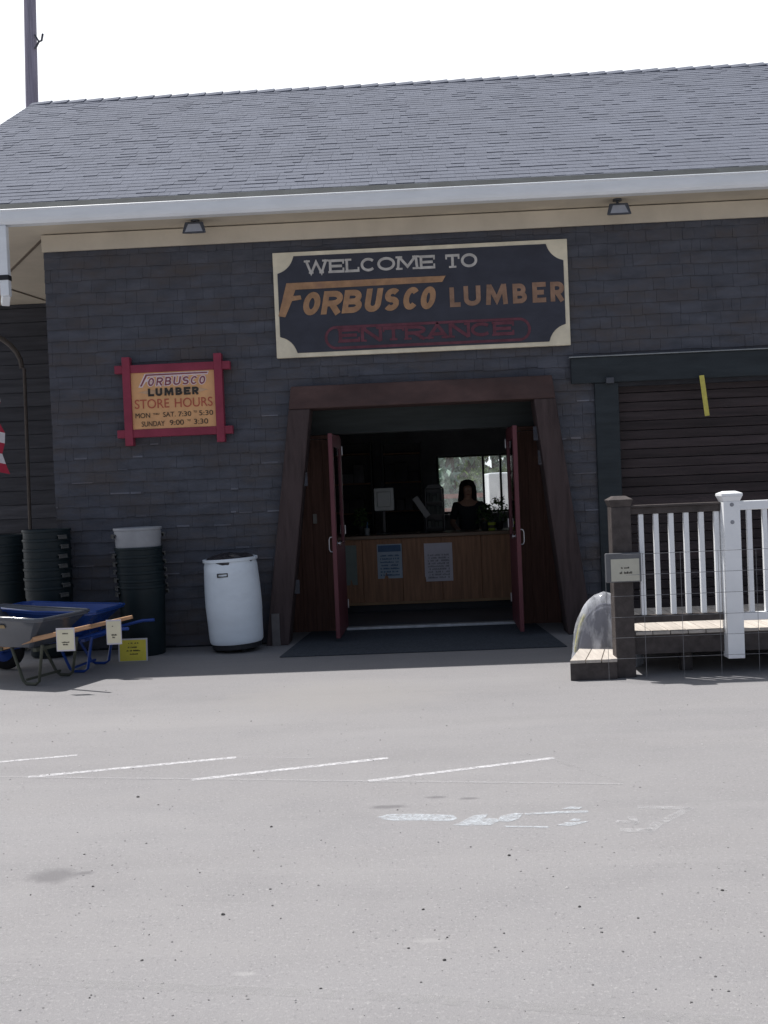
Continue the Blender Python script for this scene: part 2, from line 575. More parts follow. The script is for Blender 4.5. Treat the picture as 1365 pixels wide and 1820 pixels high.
gpatch([(671, 1452), (690, 1447), (740, 1446.3), (806, 1448.5), (813, 1455), (800, 1459.5), (745, 1458), (700, 1458.5), (680, 1456)], .0015)
gpatch([(815, 1463), (842, 1449), (868, 1446.5), (862, 1453), (884, 1455), (886, 1460), (872, 1466), (830, 1467.5), (805, 1466)], .002)
gpatch([(884, 1459.5), (890, 1450), (915, 1445), (930, 1445.5), (922, 1455), (906, 1460.5)], .0025)
gpatch([(932, 1445.3), (1000, 1441.5), (1044, 1440.3), (1046, 1444), (1000, 1445.2), (934, 1447.8)], .002)
gpatch([(998, 1437.5), (1012, 1433.5), (1036, 1434), (1030, 1437.8)], .0025)
gpatch([(893, 1467.6), (975, 1468.6), (976, 1471), (900, 1469.8)], .002)
gpatch([(990, 1466.5), (1006, 1461.5), (1048, 1459.5), (1030, 1464.5), (1014, 1468)], .002)
gpatch([(1012, 1458.5), (1020, 1454.5), (1034, 1455.5), (1030, 1459)], .0025)
lettering.build('painted_lettering', worn_paint('worn_letter_paint', (.50, .54, .58), .33, .68, 34, .85), ground)
lettering = MB()
gstroke([(1134, 1434.5), (1226, 1436), (1180, 1459)], .045, .0015)
gstroke([(1170, 1463), (1155, 1476), (1105, 1475.5)], .05, .002)
gstroke([(1098, 1460), (1130, 1462), (1122, 1452)], .04, .0025)
lettering.build('painted_arrow', worn_paint('worn_arrow_paint', (.44, .44, .45), .40, .68, 30, .75), ground)

grit = MB()
for i in range(1100):
    y = rnd.uniform(2.6, 8.5) if i % 3 else rnd.uniform(2.6, 4.5)
    x = rnd.uniform(-.42 * y - .2, .42 * y + .1)
    s_ = rnd.choice((.0015, .0018, .002, .0022, .0026, .003, .004))
    n0 = len(grit.f)
    grit.blob((x, y, s_ * .3), s_ * rnd.uniform(.8, 1.6), s_ * rnd.uniform(.8, 1.4), s_ * .7, 5, 4, .25)
    tv = rnd.random()
    for k in range(n0, len(grit.f)): grit.t[k] = tv
for px, py, s_ in ((396, 1626, .011), (790, 1707, .009), (1284, 1583, .009), (165, 1576, .008), (752, 1617, .008), (1030, 1612, .009), (245, 1417, .012), (482, 1470, .01), (905, 1521, .01)):
    q = P(px, py, z=0)
    n0 = len(grit.f)
    s_ *= .62
    grit.blob((q.x, q.y, s_ * .3), s_ * 1.2, s_, s_ * .7, 6, 5, .25)
    for k in range(n0, len(grit.f)): grit.t[k] = 0.0
g = grit.build('gravel_bits', pebble_mat, tones=True)
tag(g, 'loose dark and pale grit scattered over the grey asphalt', 'gravel', kind='stuff')

# ------------------------------------------------------------------ the store building
store = thing('lumber_store', 'long dark shingled lumber store with grey roof and white gutter', 'building', (0, D, 0))

# opening of the entry (leaning sides) in the front wall
oBL, oTL = P(516, 1140, D), P(552, 728, D)
oTR, oBR = P(946, 708, D), P(1008, 1130, D)


def edge_x(a, b, z):
    return a.x + (b.x - a.x) * (z - a.z) / (b.z - a.z)


ZO = (oTL.z + oTR.z) / 2 + .05
eL = lambda z: edge_x(oBL, oTL, z) - .05
eR = lambda z: edge_x(oBR, oTR, z) + .05
gX0 = P(1102, 800, D).x
gZ1 = P(1200, 682, D).z
gX1 = 8.0
w_ = MB()
w_.prism([(XC, 0), (eL(0), 0), (eL(ZO), ZO), (XC, ZO)], D + .02, D + .16)
w_.prism([(eR(0), 0), (gX0, 0), (gX0, ZO), (eR(ZO), ZO)], D + .02, D + .16)
w_.box(XC, gX0, D + .02, D + .16, ZO, ZSOF)
w_.box(gX0, gX1, D + .02, D + .16, gZ1, ZSOF)
w_.box(gX1, XR - .3, D + .02, D + .16, 0, ZSOF)
w_.build('wall_core', base_mat, store)

sh = MB()
course = .127
z = 0.02
while z < ZTOP + .02:
    x = XC - rnd.uniform(0, .1)
    while x < XR - .3:
        w = rnd.choice((.09, .12, .15, .18, .22, .26))
        x0, x1 = max(x, XC), min(x + w - .002, XR - .3)
        xm, zm = (x0 + x1) / 2, z + course / 2
        if x0 < gX0 < x1 and zm < gZ1 + .08: x1, xm = gX0, (x0 + gX0) / 2
        if not ((eL(zm) - .02 < xm < eR(zm) + .02 and zm < ZO) or (gX0 - .001 < xm < gX1 and zm < gZ1 + .08)):
            dz = rnd.uniform(-.007, .007)
            th = rnd.uniform(.017, .023)
            zt = min(z + course + .02, ZSOF - .01)
            yb = D + .02
            vs = [(x0, yb - th, z + dz), (x1, yb - th * rnd.uniform(.85, 1), z + dz + rnd.uniform(-.003, .003)), (x1, yb, z + dz), (x0, yb, z + dz),
                  (x0, yb - .004, zt), (x1, yb - .004, zt), (x1, yb, zt), (x0, yb, zt)]
            sh.hexa(vs, min(1, max(0, rnd.gauss(.5, .22))))
            if .8 < zm < 2.5 and rnd.random() < .16:       # worn pale lower edge
                sh.box(x0 + .01, x1 - rnd.uniform(0, .04), yb - th - .0025, yb - th + .004, z + dz + .001, z + dz + rnd.uniform(.01, .024), rnd.uniform(3, 9))
        x += w
    z += course
sh.build('wall_shingles', wall_mat, store, tones=True)

for xx in (XC, XR - .46):                                        # side walls with their gables
    sw = MB()
    sw.box(xx, xx + .16, D + .16, YB, 0, ZSOF)
    vs = [(xx, D + .1, ZSOF), (xx, YB - .05, ZSOF), (xx, YR, ZR - .28)]
    sw.add(vs + [(a + .16, b, c) for a, b, c in vs], [(0, 2, 1), (3, 4, 5), (0, 1, 4, 3), (1, 2, 5, 4), (2, 0, 3, 5)])
    sw.build('side_wall', base_mat, store)
pw = MB()
pw.box(XL - .6, XC - .003, YPB, YPB + .15, 0, ZSOF)
k = 0
z = 0
while z < ZSOF:
    pw.box(XL - .6, XC - .003, YPB - .018, YPB - .002, z, min(z + .19, ZSOF - .005), rnd.random())
    z += .2
pw.build('porch_wall', M('dark_porch_board', (.06, .062, .072), .85, .25, 3, (.5, 1, 5), bump=.3, tone=.15), store, tones=True)

# rear wall with the window seen through the entry
wx0, wx1 = P(776, 850, YB).x, P(905, 850, YB).x + 1.2
wz0, wz1 = 1.05, P(840, 808, YB).z
rw = MB()
rw.box(XC, wx0, YB, YB + .15, 0, ZSOF)
rw.box(wx1, XR - .3, YB, YB + .15, 0, ZSOF)
rw.box(wx0, wx1, YB, YB + .15, 0, wz0)
rw.box(wx0, wx1, YB, YB + .15, wz1, ZSOF)
rw.build('rear_wall', room_dark, store)
wf = MB()
mul = [P(859.5, 850, YB).x, P(890.5, 850, YB).x, wx1 - .45]
wf.box(wx0 + .002, wx0 + .05, YB + .03, YB + .1, wz0 + .002, wz1 - .002)
wf.box(wx1 - .05, wx1 - .002, YB + .03, YB + .1, wz0 + .002, wz1 - .002)
wf.box(wx0 + .052, wx1 - .052, YB + .032, YB + .098, wz0 + .002, wz0 + .05)
wf.box(wx0 + .052, wx1 - .052, YB + .032, YB + .098, wz1 - .04, wz1 - .002)
for q in mul:
    wf.box(q - .022, q + .022, YB + .035, YB + .095, wz0 + .052, wz1 - .042)
rwin = wf.build('window', mat_black, store)
pn = MB()
ed = [wx0 + .05] + mul + [wx1 - .05]
for a, b in zip(ed[:-1], ed[1:]):
    pn.box(a + .023, b - .023, YB + .06, YB + .066, wz0 + .05, wz1 - .04)
pn.build('pane', dust_haze, rwin)

# interior shell
il = MB()
il.box(XC + .16, XR - .46, D + .17, YB, 3.3, 3.4)
il.build('ceiling', room_dark, store)
fl = MB()
fl.box(XC + .17, XR - .47, YW + .06, YB - .003, .004, .03)
fl.build('interior_floor', room_floor, store)
dX0, dX1 = P(609, 950, YW).x, P(909, 940, YW).x
dZ = P(750, 766, YW).z
rx0, rx1 = eL(0) - .02, eR(0) + .02
# brown door wall at the back of the recess
for a, b in ((rx0, dX0 - .05), (dX1 + .05, rx1)):
    pt = MB()
    pt.box(a, b, YW, YW + .12, 0, dZ)
    n = max(2, int((b - a) / .14))
    for i in range(n):
        pt.box(a + (b - a) * i / n + .003, a + (b - a) * (i + 1) / n - .003, YW - .016, YW - .001, 0.0, dZ - .002)
    pt.build('entry_panel', panel_mat, store)
hd = MB()
hd.box(rx0, rx1, YW - .03, YW + .12, dZ + .003, 3.3)
hd.build('entry_header', header_mat, store, bevel=.006)
for a, b in ((rx0 - .1, rx0 - .002), (rx1 + .002, rx1 + .1)):
    rs = MB()
    rs.box(a, b, D + .17, YW + .12, 0, 3.3)
    rs.build('entry_side_wall', leg_mat, store)
ec = MB()
ec.box(rx0, rx1, D + .17, YW - .035, ZO + .1, ZO + .16)
ec.build('entry_ceiling', header_mat, store)
for a, b in ((dX0 - .048, dX0), (dX1, dX1 + .048)):
    df = MB()
    df.box(a, b, YW - .022, YW + .13, 0.005, dZ - .003)
    df.build('door_frame', red_mat, store, bevel=.004)
ts = MB()
ts.box(dX0 + .002, dX1 - .002, YW - .06, YW + .055, .003, .035)
ts.build('threshold', M('worn_aluminium', (.5, .52, .54), .5, .2, 10, metal=.4), store, bevel=.006)

# leaning timber surround
a0, a1 = P(476, 1150, D), P(517, 712, D)
b0, b1 = P(985, 712, D), P(1052, 1130, D)
lg = MB()
lg.prism([(edge_x(a0, a1, 0), 0), (eL(0) + .05, 0), (eL(2.52) + .05, ZO - .06), (edge_x(a0, a1, ZO - .06), ZO - .06)], D - .13, D + .2)
lg.build('entry_post', leg_mat, store, bevel=.01)
lg = MB()
lg.prism([(eR(0) - .05, 0), (edge_x(b1, b0, 0), 0), (edge_x(b1, b0, ZO - .06), ZO - .06), (eR(ZO - .06) - .05, ZO - .06)], D - .13, D + .2)
lg.build('entry_post', leg_mat, store, bevel=.01)
c0, c1 = P(524, 685, D - .16), P(984, 667, D - .16)
bm = MB()
zl = (c0.z + c1.z) / 2
bm.prism([(edge_x(a0, a1, ZO - .058), ZO - .058), (edge_x(b1, b0, ZO - .058), ZO - .058), (edge_x(b1, b0, zl), zl), (edge_x(a0, a1, zl), zl)], D - .136, D + .2)
bm.build('entry_lintel', beam_mat, store, bevel=.012)
fr = MB()
fr.box(P(484, 1130, D - .15).x, P(498, 1130, D - .15).x, D - .16, D - .132, 0, .34)
fr.build('kick_board', M('grey_kick_board', (.13, .12, .12), .85, .2, 6), store)

# doors, standing open
def door_leaf(hx, side, ang):
    d_ = thing('entry_door', 'x', 'door', (0, 0, 0))
    w, h = (dX1 - dX0) / 2 - .006, dZ - .05
    b = MB()
    b.box(0, .11, -.022, .022, .04, h)
    b.box(w - .11, w, -.022, .022, .04, h)
    b.box(.112, w - .112, -.021, .021, .04, 1.02)
    b.box(.112, w - .112, -.021, .021, h - .13, h)
    pd = b.build('door_panel', red_mat, d_, bevel=.003)
    g_ = MB()
    g_.box(.112, w - .112, -.005, .005, 1.022, h - .132)
    g_.build('glass', glass, d_)
    hh = MB()
    s = 1 if side > 0 else -1
    s = -s
    hh.tube([(w - .06, -s * .022, .95), (w - .06, -s * .05, .955), (w - .06, -s * .06, .98), (w - .06, -s * .06, 1.08), (w - .06, -s * .05, 1.105), (w - .06, -s * .022, 1.11)], .006, 8)
    hh.build('handle', steel, d_, smooth=True)
    s = -s
    s = -s
    kb = MB()
    kb.lathe([(.024, 0), (.026, .012), (.012, .02), (.012, .045), (.028, .055), (.03, .075), (.018, .09)], (0, 0, 0), 12)
    kb.v = [(w - .07 + a * .8, s * (.022 + c * .5), 1.04 + b_ * .8) for a, b_, c in kb.v]
    s = -s
    kb.build('knob', steel, d_, smooth=True)
    ck = MB()
    ck.box(.05, .30, s * .023 if s > 0 else -.075, .075 if s > 0 else -.023, h - .10, h - .04)
    ck.bar((.28, s * .06, h - .03), (.10, s * .33, h - .01), .022, .008)
    ck.build('door_closer', steel, d_, bevel=.003)
    for zz in (.25, 1.1, h - .2):
        hg = MB()
        hg.tube([(-.004, -s * .028, zz), (-.004, -s * .028, zz + .1)], .009, 8)
        hg.build('hinge', steel, d_)
    d_.location = (hx, YW - .025, .012)
    d_.rotation_euler = (0, 0, ang)
    return d_


dl = door_leaf(dX0 + .004, -1, R(-90 - 1.5))
tag(dl, 'left red entrance door, glazed above, standing open outward', 'door', 'double entrance doors')
dr = door_leaf(dX1 - .004, 1, R(-90 - 1))
tag(dr, 'right red entrance door, glazed above, standing open outward', 'door', 'double entrance doors')

# soffit, frieze, fascia, gutter
sf = MB()
sf.box(XL - .6, XR, YG + .14, D + .02, ZSOF, ZSOF + .02)
sf.box(XL - .6, XC + .16, D + .023, YPB + .15, ZSOF, ZSOF + .02)
sf.build('soffit', beige, store)
bt = MB()
q0, q1 = P(80, 421, z=ZSOF - .004), P(8, 492, z=ZSOF - .004)
bt.bar(q0, q1, .03, .008, tone=.5)
BATTEN = M('brown_batten', (.16, .13, .1), .8, .2, 6)
bt.build('soffit_batten', BATTEN, store)
bt = MB()
q2, q3 = P(14, 513, z=ZSOF - .006), P(80, 534, z=ZSOF - .006)
bt.bar(q2, q3, .03, .008)
bt.build('soffit_batten', BATTEN, store)
fz = MB()
fz.box(XC, XR - .3, D - .045, D - .016, ZTOP, ZSOF - .012)
fz.build('frieze_board', beige, store, bevel=.004)
fc = MB()
fc.box(XL, XR, YG + .115, YG + .138, ZSOF - .01, ZE - .015)
fc.build('fascia', white_metal, store)
prof = [(.113, -.085), (.03, -.085), (.012, -.06), (.004, -.03), (0, .015), (.0, .05), (.016, .05), (.016, .043), (.008, .04), (.012, .015), (.016, -.025), (.03, -.07), (.105, -.075), (.105, .05), (.113, .05)]
zg = ZE - .055
gt = MB()
for k_, xx in enumerate((XL - .02, XR)):
    gt.v += [(xx, YG + a, zg + b) for a, b in prof]
n = len(prof)
gt.f = [tuple(range(n - 1, -1, -1)), tuple(range(n, 2 * n))] + [(i, (i + 1) % n, (i + 1) % n + n, i + n) for i in range(n)]
gt.t = [.5] * len(gt.f)
gutter = gt.build('gutter', white_metal, store)
bd = MB()
bd.tube([(XL - .02, YG + .002, zg + .052), (XR, YG + .002, zg + .052)], .011, 10)
bd.build('gutter_lip', white_metal, gutter, smooth=True)
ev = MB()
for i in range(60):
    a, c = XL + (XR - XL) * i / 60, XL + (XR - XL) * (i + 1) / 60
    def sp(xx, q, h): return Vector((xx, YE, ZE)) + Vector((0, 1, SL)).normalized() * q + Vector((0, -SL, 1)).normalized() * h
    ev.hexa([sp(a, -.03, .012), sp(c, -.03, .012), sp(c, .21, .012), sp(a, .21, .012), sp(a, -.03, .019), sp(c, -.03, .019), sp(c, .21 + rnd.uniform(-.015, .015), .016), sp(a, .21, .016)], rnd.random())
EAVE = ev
dsx = P(4, 450, YG).x
ds = MB()
ds.box(dsx - .05, dsx + .04, YG + .02, YG + .1, P(4, 525, YG).z, zg - .09)
ds.bar((dsx - .005, YG + .06, P(4, 522, YG).z), (dsx - .05, YG + .14, P(4, 536, YG).z), .08, .07)
dsp = ds.build('downspout', white_metal, store, bevel=.008)
st = MB()
st.box(dsx - .054, dsx + .044, YG + .016, YG + .104, P(4, 497, YG).z, P(4, 488, YG).z)
st.build('strap', mat_black, dsp)

# roof
rf = MB()
nrm = Vector((0, -SL, 1)).normalized()
sd = Vector((0, 1, SL)).normalized()
Ls = (YR - YE) * math.sqrt(1 + SL * SL)
th = .12
ZBk = ZE
rf.add([(XL, YE, ZE), (XR, YE, ZE), (XR, YR, ZR), (XL, YR, ZR), (XL, YR * 2 - YE, ZE), (XR, YR * 2 - YE, ZE)] +
       [(XL, YE, ZE - .02), (XR, YE, ZE - .02), (XR, YR, ZR - th), (XL, YR, ZR - th), (XL, YR * 2 - YE, ZE - .02), (XR, YR * 2 - YE, ZE - .02)],
       [(0, 1, 2, 3), (3, 2, 5, 4), (6, 9, 8, 7), (9, 10, 11, 8), (0, 6, 7, 1), (4, 5, 11, 10), (0, 3, 9, 6), (3, 4, 10, 9), (1, 7, 8, 2), (2, 8, 11, 5)])
roof = rf.build('roof', roof_mat, store, tones=True)
rs_ = MB()
ex = .142
ncs = int(Ls / ex) + 1
for side in (0, 1):
    for i in range(ncs):
        s0, s1 = i * ex, min((i + 1) * ex + .02, Ls)
        x = XL - rnd.uniform(0, .3)
        if side == 1 and i % 1: continue
        while x < XR:
            w = rnd.choice((.09, .12, .15, .19, .24)) if side == 0 else 1.2
            thick = rnd.choice((.003, .0035, .004, .0045, .006, .009))
            x0, x1 = max(x, XL - .012), min(x + w - .002, XR)
            x += w
            if x1 <= x0: continue
            s0j = s0 - .012 + rnd.uniform(-.003, .003)
            def pt_(xx, s, hgt):
                q = Vector((xx, YE, ZE)) + sd * s + nrm * hgt
                return q if side == 0 else Vector((q.x, 2 * YR - q.y, q.z))
            vs = [pt_(x0, s0j, .001), pt_(x1, s0j, .001), pt_(x1, s1, .001), pt_(x0, s1, .001), pt_(x0, s0j, thick + .003), pt_(x1, s0j, thick + .003), pt_(x1, s1, .0025), pt_(x0, s1, .0025)]
            rs_.hexa(vs, min(1, max(0, rnd.gauss(.5, .2) - (.12 if thick > .01 else 0))))
rs_.build('roof_shingles', roof_mat, roof, tones=True)
rc = MB()
x = XL - .02
while x < XR:
    l = .31
    h0, h1 = .012, .034
    for sgn in (-1, 1):
        vs = []
        for xx, hh in ((x, h0), (x + l, h1)):
            vs += [Vector((xx, YR, ZR + hh)), Vector((xx, YR + sgn * .15, ZR - .15 * SL + hh * .9)), Vector((xx, YR + sgn * .15, ZR - .15 * SL - .005)), Vector((xx, YR, ZR - .005))]
        rc.hexa(vs, rnd.random())
    x += .262
rc.build('ridge_cap', roof_mat, roof, tones=True)
dk = MB()
dk.box(XL, XR, YE - .028, YE + .005, ZE - .03, ZE - .004)
EAVE.build('eave_strip', M('dark_eave_strip', (.028, .033, .036), .95, .3, 3, (1, 1, 1), bump=.4, bscale=80, tone=.15), roof, tones=True)  # plain dark strip along the bottom of the roof slope
dk.build('drip_edge', M('dark_drip_edge', (.06, .07, .075), .6), roof)

# right hand opening with boarded door
gd = MB()
z = 0.02
while z < gZ1 + .06:
    gd.box(gX0 + .004, gX1, D + .10 + rnd.uniform(0, .006), D + .16, z, min(z + .094, gZ1 + .12), rnd.random())
    z += .1
gd.build('boarded_door', garage_mat, store, tones=True, bevel=.006)
tr = MB()
hx0 = P(1012, 660, D - .06).x
tz0, tz1 = P(1200, 674, D - .06).z, P(1200, 628, D - .06).z
tr.box(hx0 + .02, gX1 + .2, D - .05, D - .012, tz0, tz1)
tr.build('door_trim', dark_green, store, bevel=.006)
tr = MB()
tr.box(P(1060, 800, D).x, gX0, D - .035, D + .1, 0, tz0 - .003)
tr.build('door_trim', dark_green, store, bevel=.006)
fs = MB()
fs.box(hx0, gX1 + .2, D - .075, D - .012, tz1 + .002, tz1 + .012)
fs.build('flashing', M('pale_flashing', (.30, .32, .33), .5, .2, 9, metal=.3), store)
bx = MB()
q = P(1084, 676, D - .09)
bx.box(q.x - .04, q.x + .04, D - .10, D - .052, q.z - .03, q.z + .03)
bx.build('door_bracket', grey_metal, store, bevel=.005)

# small switch box in the recess
q = P(560, 922, YW - .02)
sb = MB()
sb.box(q.x - .022, q.x + .022, YW - .045, YW - .017, q.z - .055, q.z + .055)
sb.build('switch_box', M('pale_switch', (.3, .29, .27), .5), store, bevel=.004)

# ------------------------------------------------------------------ lettering from strokes
def arc(cx, cy, rx, ry, a0, a1, n=10):
    return [(cx + rx * math.cos(R(a0 + (a1 - a0) * i / n)), cy + ry * math.sin(R(a0 + (a1 - a0) * i / n))) for i in range(n + 1)]


def glyph(ch, w, t):
    """open strokes inside a box w wide, 1 high; t = stroke weight (the box is the outer edge)"""
    h = t / 2
    a, b, c, d = h, w - h, h, 1 - h
    m_ = .5
    if ch == 'L': return [[(a, 1), (a, c), (w, c)]]
    if ch == 'E': return [[(w, d), (a, d), (a, c), (w, c)], [(a, m_), (w * .85, m_)]]
    if ch == 'F': return [[(w, d), (a, d), (a, 0)], [(a, m_), (w * .8, m_)]]
    if ch == 'T': return [[(0, d), (w, d)], [(w / 2, d), (w / 2, 0)]]
    if ch == 'U': return [[(a, 1), (a, .35)] + arc(w / 2, .35, w / 2 - h, .35 - h, 180, 360)[1:] + [(b, 1)]]
    if ch == 'O': return [arc(w / 2, .5, w / 2 - h, .5 - h, 90, 450, 24)]
    if ch == 'C': return [arc(w / 2, .5, w / 2 - h, .5 - h, 42, 318, 20)]
    if ch == 'M': return [[(a, 0), (a + w * .06, 1)], [(b, 0), (b - w * .06, 1)], [(a + w * .06, .97), (w / 2, .22), (b - w * .06, .97)]]
    if ch == 'W': return [[(a, 1), (w * .27, 0.03), (w / 2, .85), (w * .73, .03), (b, 1)]]
    if ch == 'N': return [[(a, 0), (a, 1)], [(b, 0), (b, 1)], [(a, .98), (b, .02)]]
    if ch == 'A': return [[(a * .6, 0), (w / 2, .98), (w - a * .6, 0)], [(w * .25, .32), (w * .75, .32)]]
    if ch == 'B': return [[(a, 0), (a, 1)], [(a, d), (w * .5, d)] + arc(w * .5, .5 + (d - .5) / 2, w * .42 - h, (d - .5) / 2, 90, -90, 10)[1:] + [(a, .5)],
                          [(w * .5, .5)] + arc(w * .52, .5 - (.5 - c) / 2, w * .48 - h, (.5 - c) / 2, 90, -90, 10) + [(a, c)]]
    if ch == 'R': return [[(a, 0), (a, 1)], [(a, d), (w * .5, d)] + arc(w * .5, .46 + (d - .46) / 2, w * .48 - h, (d - .46) / 2, 90, -90, 10)[1:] + [(a, .46)], [(w * .45, .46), (b, 0)]]
    if ch == 'S': return [arc(w / 2, .5 + (d - .5) / 2, w / 2 - h, (d - .5) / 2, 35, 270, 14) + arc(w / 2, c + (.5 - c) / 2, w / 2 - h, (.5 - c) / 2, 90, -145, 14)[1:]]
    return []


SLABS = {'W': [(0, 1), (1, 1)], 'E': [], 'L': [(0, 1)], 'M': [(0, 0), (1, 0), (.06, 1), (.94, 1)], 'T': [(.5, 0)], 'N': [(0, 0), (0, 1), (1, 1)], 'R': [(0, 0), (0, 1), (1, 0)], 'A': [(0, 0), (1, 0)], 'E ': []}


def ribbon(mb, pts, w, fn, y):
    n = len(pts)
    closed = (Vector(pts[0]) - Vector(pts[-1])).length < 1e-5
    L_, R_ = [], []
    for i in range(n):
        p = Vector(pts[i])
        a = Vector(pts[i - 1]) if i else (Vector(pts[n - 2]) if closed else None)
        b = Vector(pts[i + 1]) if i < n - 1 else (Vector(pts[1]) if closed else None)
        d0 = (p - a).normalized() if a else None
        d1 = (b - p).normalized() if b else None
        d0 = d0 or d1
        d1 = d1 or d0
        n0, n1 = Vector((-d0.y, d0.x)), Vector((-d1.y, d1.x))
        mm = n0 + n1
        if mm.length < .2: mm = n1
        mm.normalize()
        k = min(1 / max(.45, mm.dot(n1)), 2.2)
        L_.append(p + mm * w / 2 * k)
        R_.append(p - mm * w / 2 * k)
    vs, fs = [], []
    for q in L_: vs.append(fn(q.x, q.y, y))
    for q in R_: vs.append(fn(q.x, q.y, y))
    for q in L_: vs.append(fn(q.x, q.y, y + .004))
    for q in R_: vs.append(fn(q.x, q.y, y + .004))
    for i in range(n - 1):
        fs += [(i, n + i, n + i + 1, i + 1), (i, i + 1, 2 * n + i + 1, 2 * n + i), (n + i, 3 * n + i, 3 * n + i + 1, n + i + 1)]
    fs += [(0, 2 * n, 3 * n, n), (n - 1, 2 * n - 1, 4 * n - 1, 3 * n - 1)]
    mb.add(vs, fs)


def word(mb, text, boxes, Y, t, slant=0, slab=False, thick=None):
    """boxes: one (x0, x1, ytop, ybottom) photo box per letter on the plane Y"""
    yy = Y
    for ch, (x0, x1, y0, y1) in zip(text, boxes):
        if ch == ' ': continue
        bl, br_, tl = P(x0, y1, Y), P(x1, y1, Y), P(x0, y0, Y)
        hgt = tl.z - bl.z
        wid = (br_.x - bl.x)
        rise = (br_.z - bl.z) if False else 0
        w = wid / hgt
        fn = lambda u, v, y, bl=bl, hgt=hgt: (bl.x + (u + slant * v) * hgt, y, bl.z + v * hgt)
        i = 0
        for s in glyph(ch, w, t):
            ribbon(mb, s, t, fn, yy - .0003 * i)
            i += 1
        if slab:
            sl = .2
            for u, v in SLABS.get(ch, []):
                ux = min(max(u * w, t * .9), w - t * .9) if ch != 'W' else min(max(u * w, .12), w - .12)
                hw = .27 if ch != 'N' else .2
                v0 = 0 if v == 0 else 1 - sl * .7
                ribbon(mb, [(max(-.05, ux - hw), v0 + sl * .35), (min(w + .05, ux + hw), v0 + sl * .35)], sl * .7, fn, yy - .0003 * i)
                i += 1
            if ch in 'EL':
                ribbon(mb, [(w - .07, .02), (w - .07, .36)], .13, fn, yy - .0003 * i); i += 1
                if ch == 'E':
                    ribbon(mb, [(w - .07, .66), (w - .07, .98)], .13, fn, yy - .0003 * i); i += 1
                ribbon(mb, [(-.06, .07), (.3, .07)], .14, fn, yy - .0003 * i); i += 1
                ribbon(mb, [(-.06, .93), (.3, .93)], .14, fn, yy - .0003 * i); i += 1
            if ch == 'W':
                ribbon(mb, [(w * .27 - .17, .07), (w * .27 + .17, .07)], .14, fn, yy - .0003 * i); i += 1
                ribbon(mb, [(w * .73 - .17, .07), (w * .73 + .17, .07)], .14, fn, yy - .0003 * i); i += 1
            if ch == 'T':
                ribbon(mb, [(.06, .64), (.06, .98)], .13, fn, yy - .0003 * i); i += 1
                ribbon(mb, [(w - .06, .64), (w - .06, .98)], .13, fn, yy - .0003 * i); i += 1


def spread(text, x0, x1, top0, top1, h0, h1, gaps=None, weights=None):
    """letter boxes for a line that runs from x0 to x1 while its top goes from top0 to top1"""
    wt = {'I': .4, ' ': .55, 'W': 1.45, 'M': 1.4, 'O': 1.15, 'L': .9}
    ws = [(weights or wt).get(c, 1.0) for c in text]
    tot = sum(ws)
    out, x = [], x0
    for c, w in zip(text, ws):
        a, b = x, x + (x1 - x0) * w / tot
        f = ((a + b) / 2 - x0) / (x1 - x0)
        tp, h = top0 + (top1 - top0) * f, h0 + (h1 - h0) * f
        g_ = (b - a) * .10 if gaps is None else gaps
        out.append((a + g_, b - g_, tp, tp + h))
        x = b
    return out


def font_text(parent, name, text, x0, x1, base0, Y, size_px, mat, fit=True):
    """plain lettering between two photo columns on the plane Y; base0 = baseline at the middle"""
    cu = bpy.data.curves.new('t', 'FONT')
    cu.body = text
    cu.extrude = .0012
    cu.size = 1
    ob = bpy.data.objects.new('t', cu)
    COL.objects.link(ob)
    dg = bpy.context.evaluated_depsgraph_get()
    me = bpy.data.meshes.new_from_object(ob.evaluated_get(dg))
    bpy.data.objects.remove(ob)
    bpy.data.curves.remove(cu)
    xs = [v.co.x for v in me.vertices]
    ys = [v.co.y for v in me.vertices]
    a, b = P(x0, base0, Y), P(x1, base0, Y)
    hz = P((x0 + x1) / 2, base0 - size_px, Y).z - P((x0 + x1) / 2, base0, Y).z
    zb = P((x0 + x1) / 2, base0, Y).z
    cap = .73
    o0 = ORG[parent.name]
    for v in me.vertices:
        v.co = Vector((a.x + (v.co.x - min(xs)) / (max(xs) - min(xs)) * (b.x - a.x), Y + v.co.z, zb + v.co.y / cap * hz)) - o0
    me.materials.clear()
    me.materials.append(mat)
    ob = bpy.data.objects.new(name, me)
    COL.objects.link(ob)
    ob.parent = parent
    ORG[ob.name] = o0
    return ob


# ------------------------------------------------------------------ welcome sign
sgY = D - .05
s00, s10, s11, s01 = P(492, 638, sgY), P(1014, 612, sgY), P(1008, 424, sgY), P(484, 450, sgY)
sx0, sx1 = (s00.x + s01.x) / 2, (s10.x + s11.x) / 2
sz0, sz1 = (s00.z + s10.z) / 2, (s01.z + s11.z) / 2
welcome = thing('welcome_sign', 'wide navy painted sign reading WELCOME TO above the entrance', 'sign', ((sx0 + sx1) / 2, sgY, sz0))
b = MB()
b.box(sx0, sx1, sgY, D - .006, sz0, sz1)
b.build('sign_board', sign_cream, welcome, bevel=.004)
bw, cr = .045, .225
ip = []
for cx, cz, a0 in ((sx0, sz0, 0), (sx0, sz1, 270), (sx1, sz1, 180), (sx1, sz0, 90)):
    pts = []
    for i in range(13):
        a = R(a0 + 90 * i / 12)
        x, z = cx + cr * math.cos(a), cz + cr * math.sin(a)
        pts.append((min(max(x, sx0 + bw), sx1 - bw), min(max(z, sz0 + bw), sz1 - bw)))
    ip += pts
b = MB()
b.prism(ip, sgY - .005, sgY + .01)
b.build('sign_face', sign_dark, welcome)
lY = sgY - .009
b = MB()
word(b, 'WELCOME', spread('WELCOME', 541, 775, 464, 453.5, 24, 24, gaps=1.2), lY, .19, 0, True)
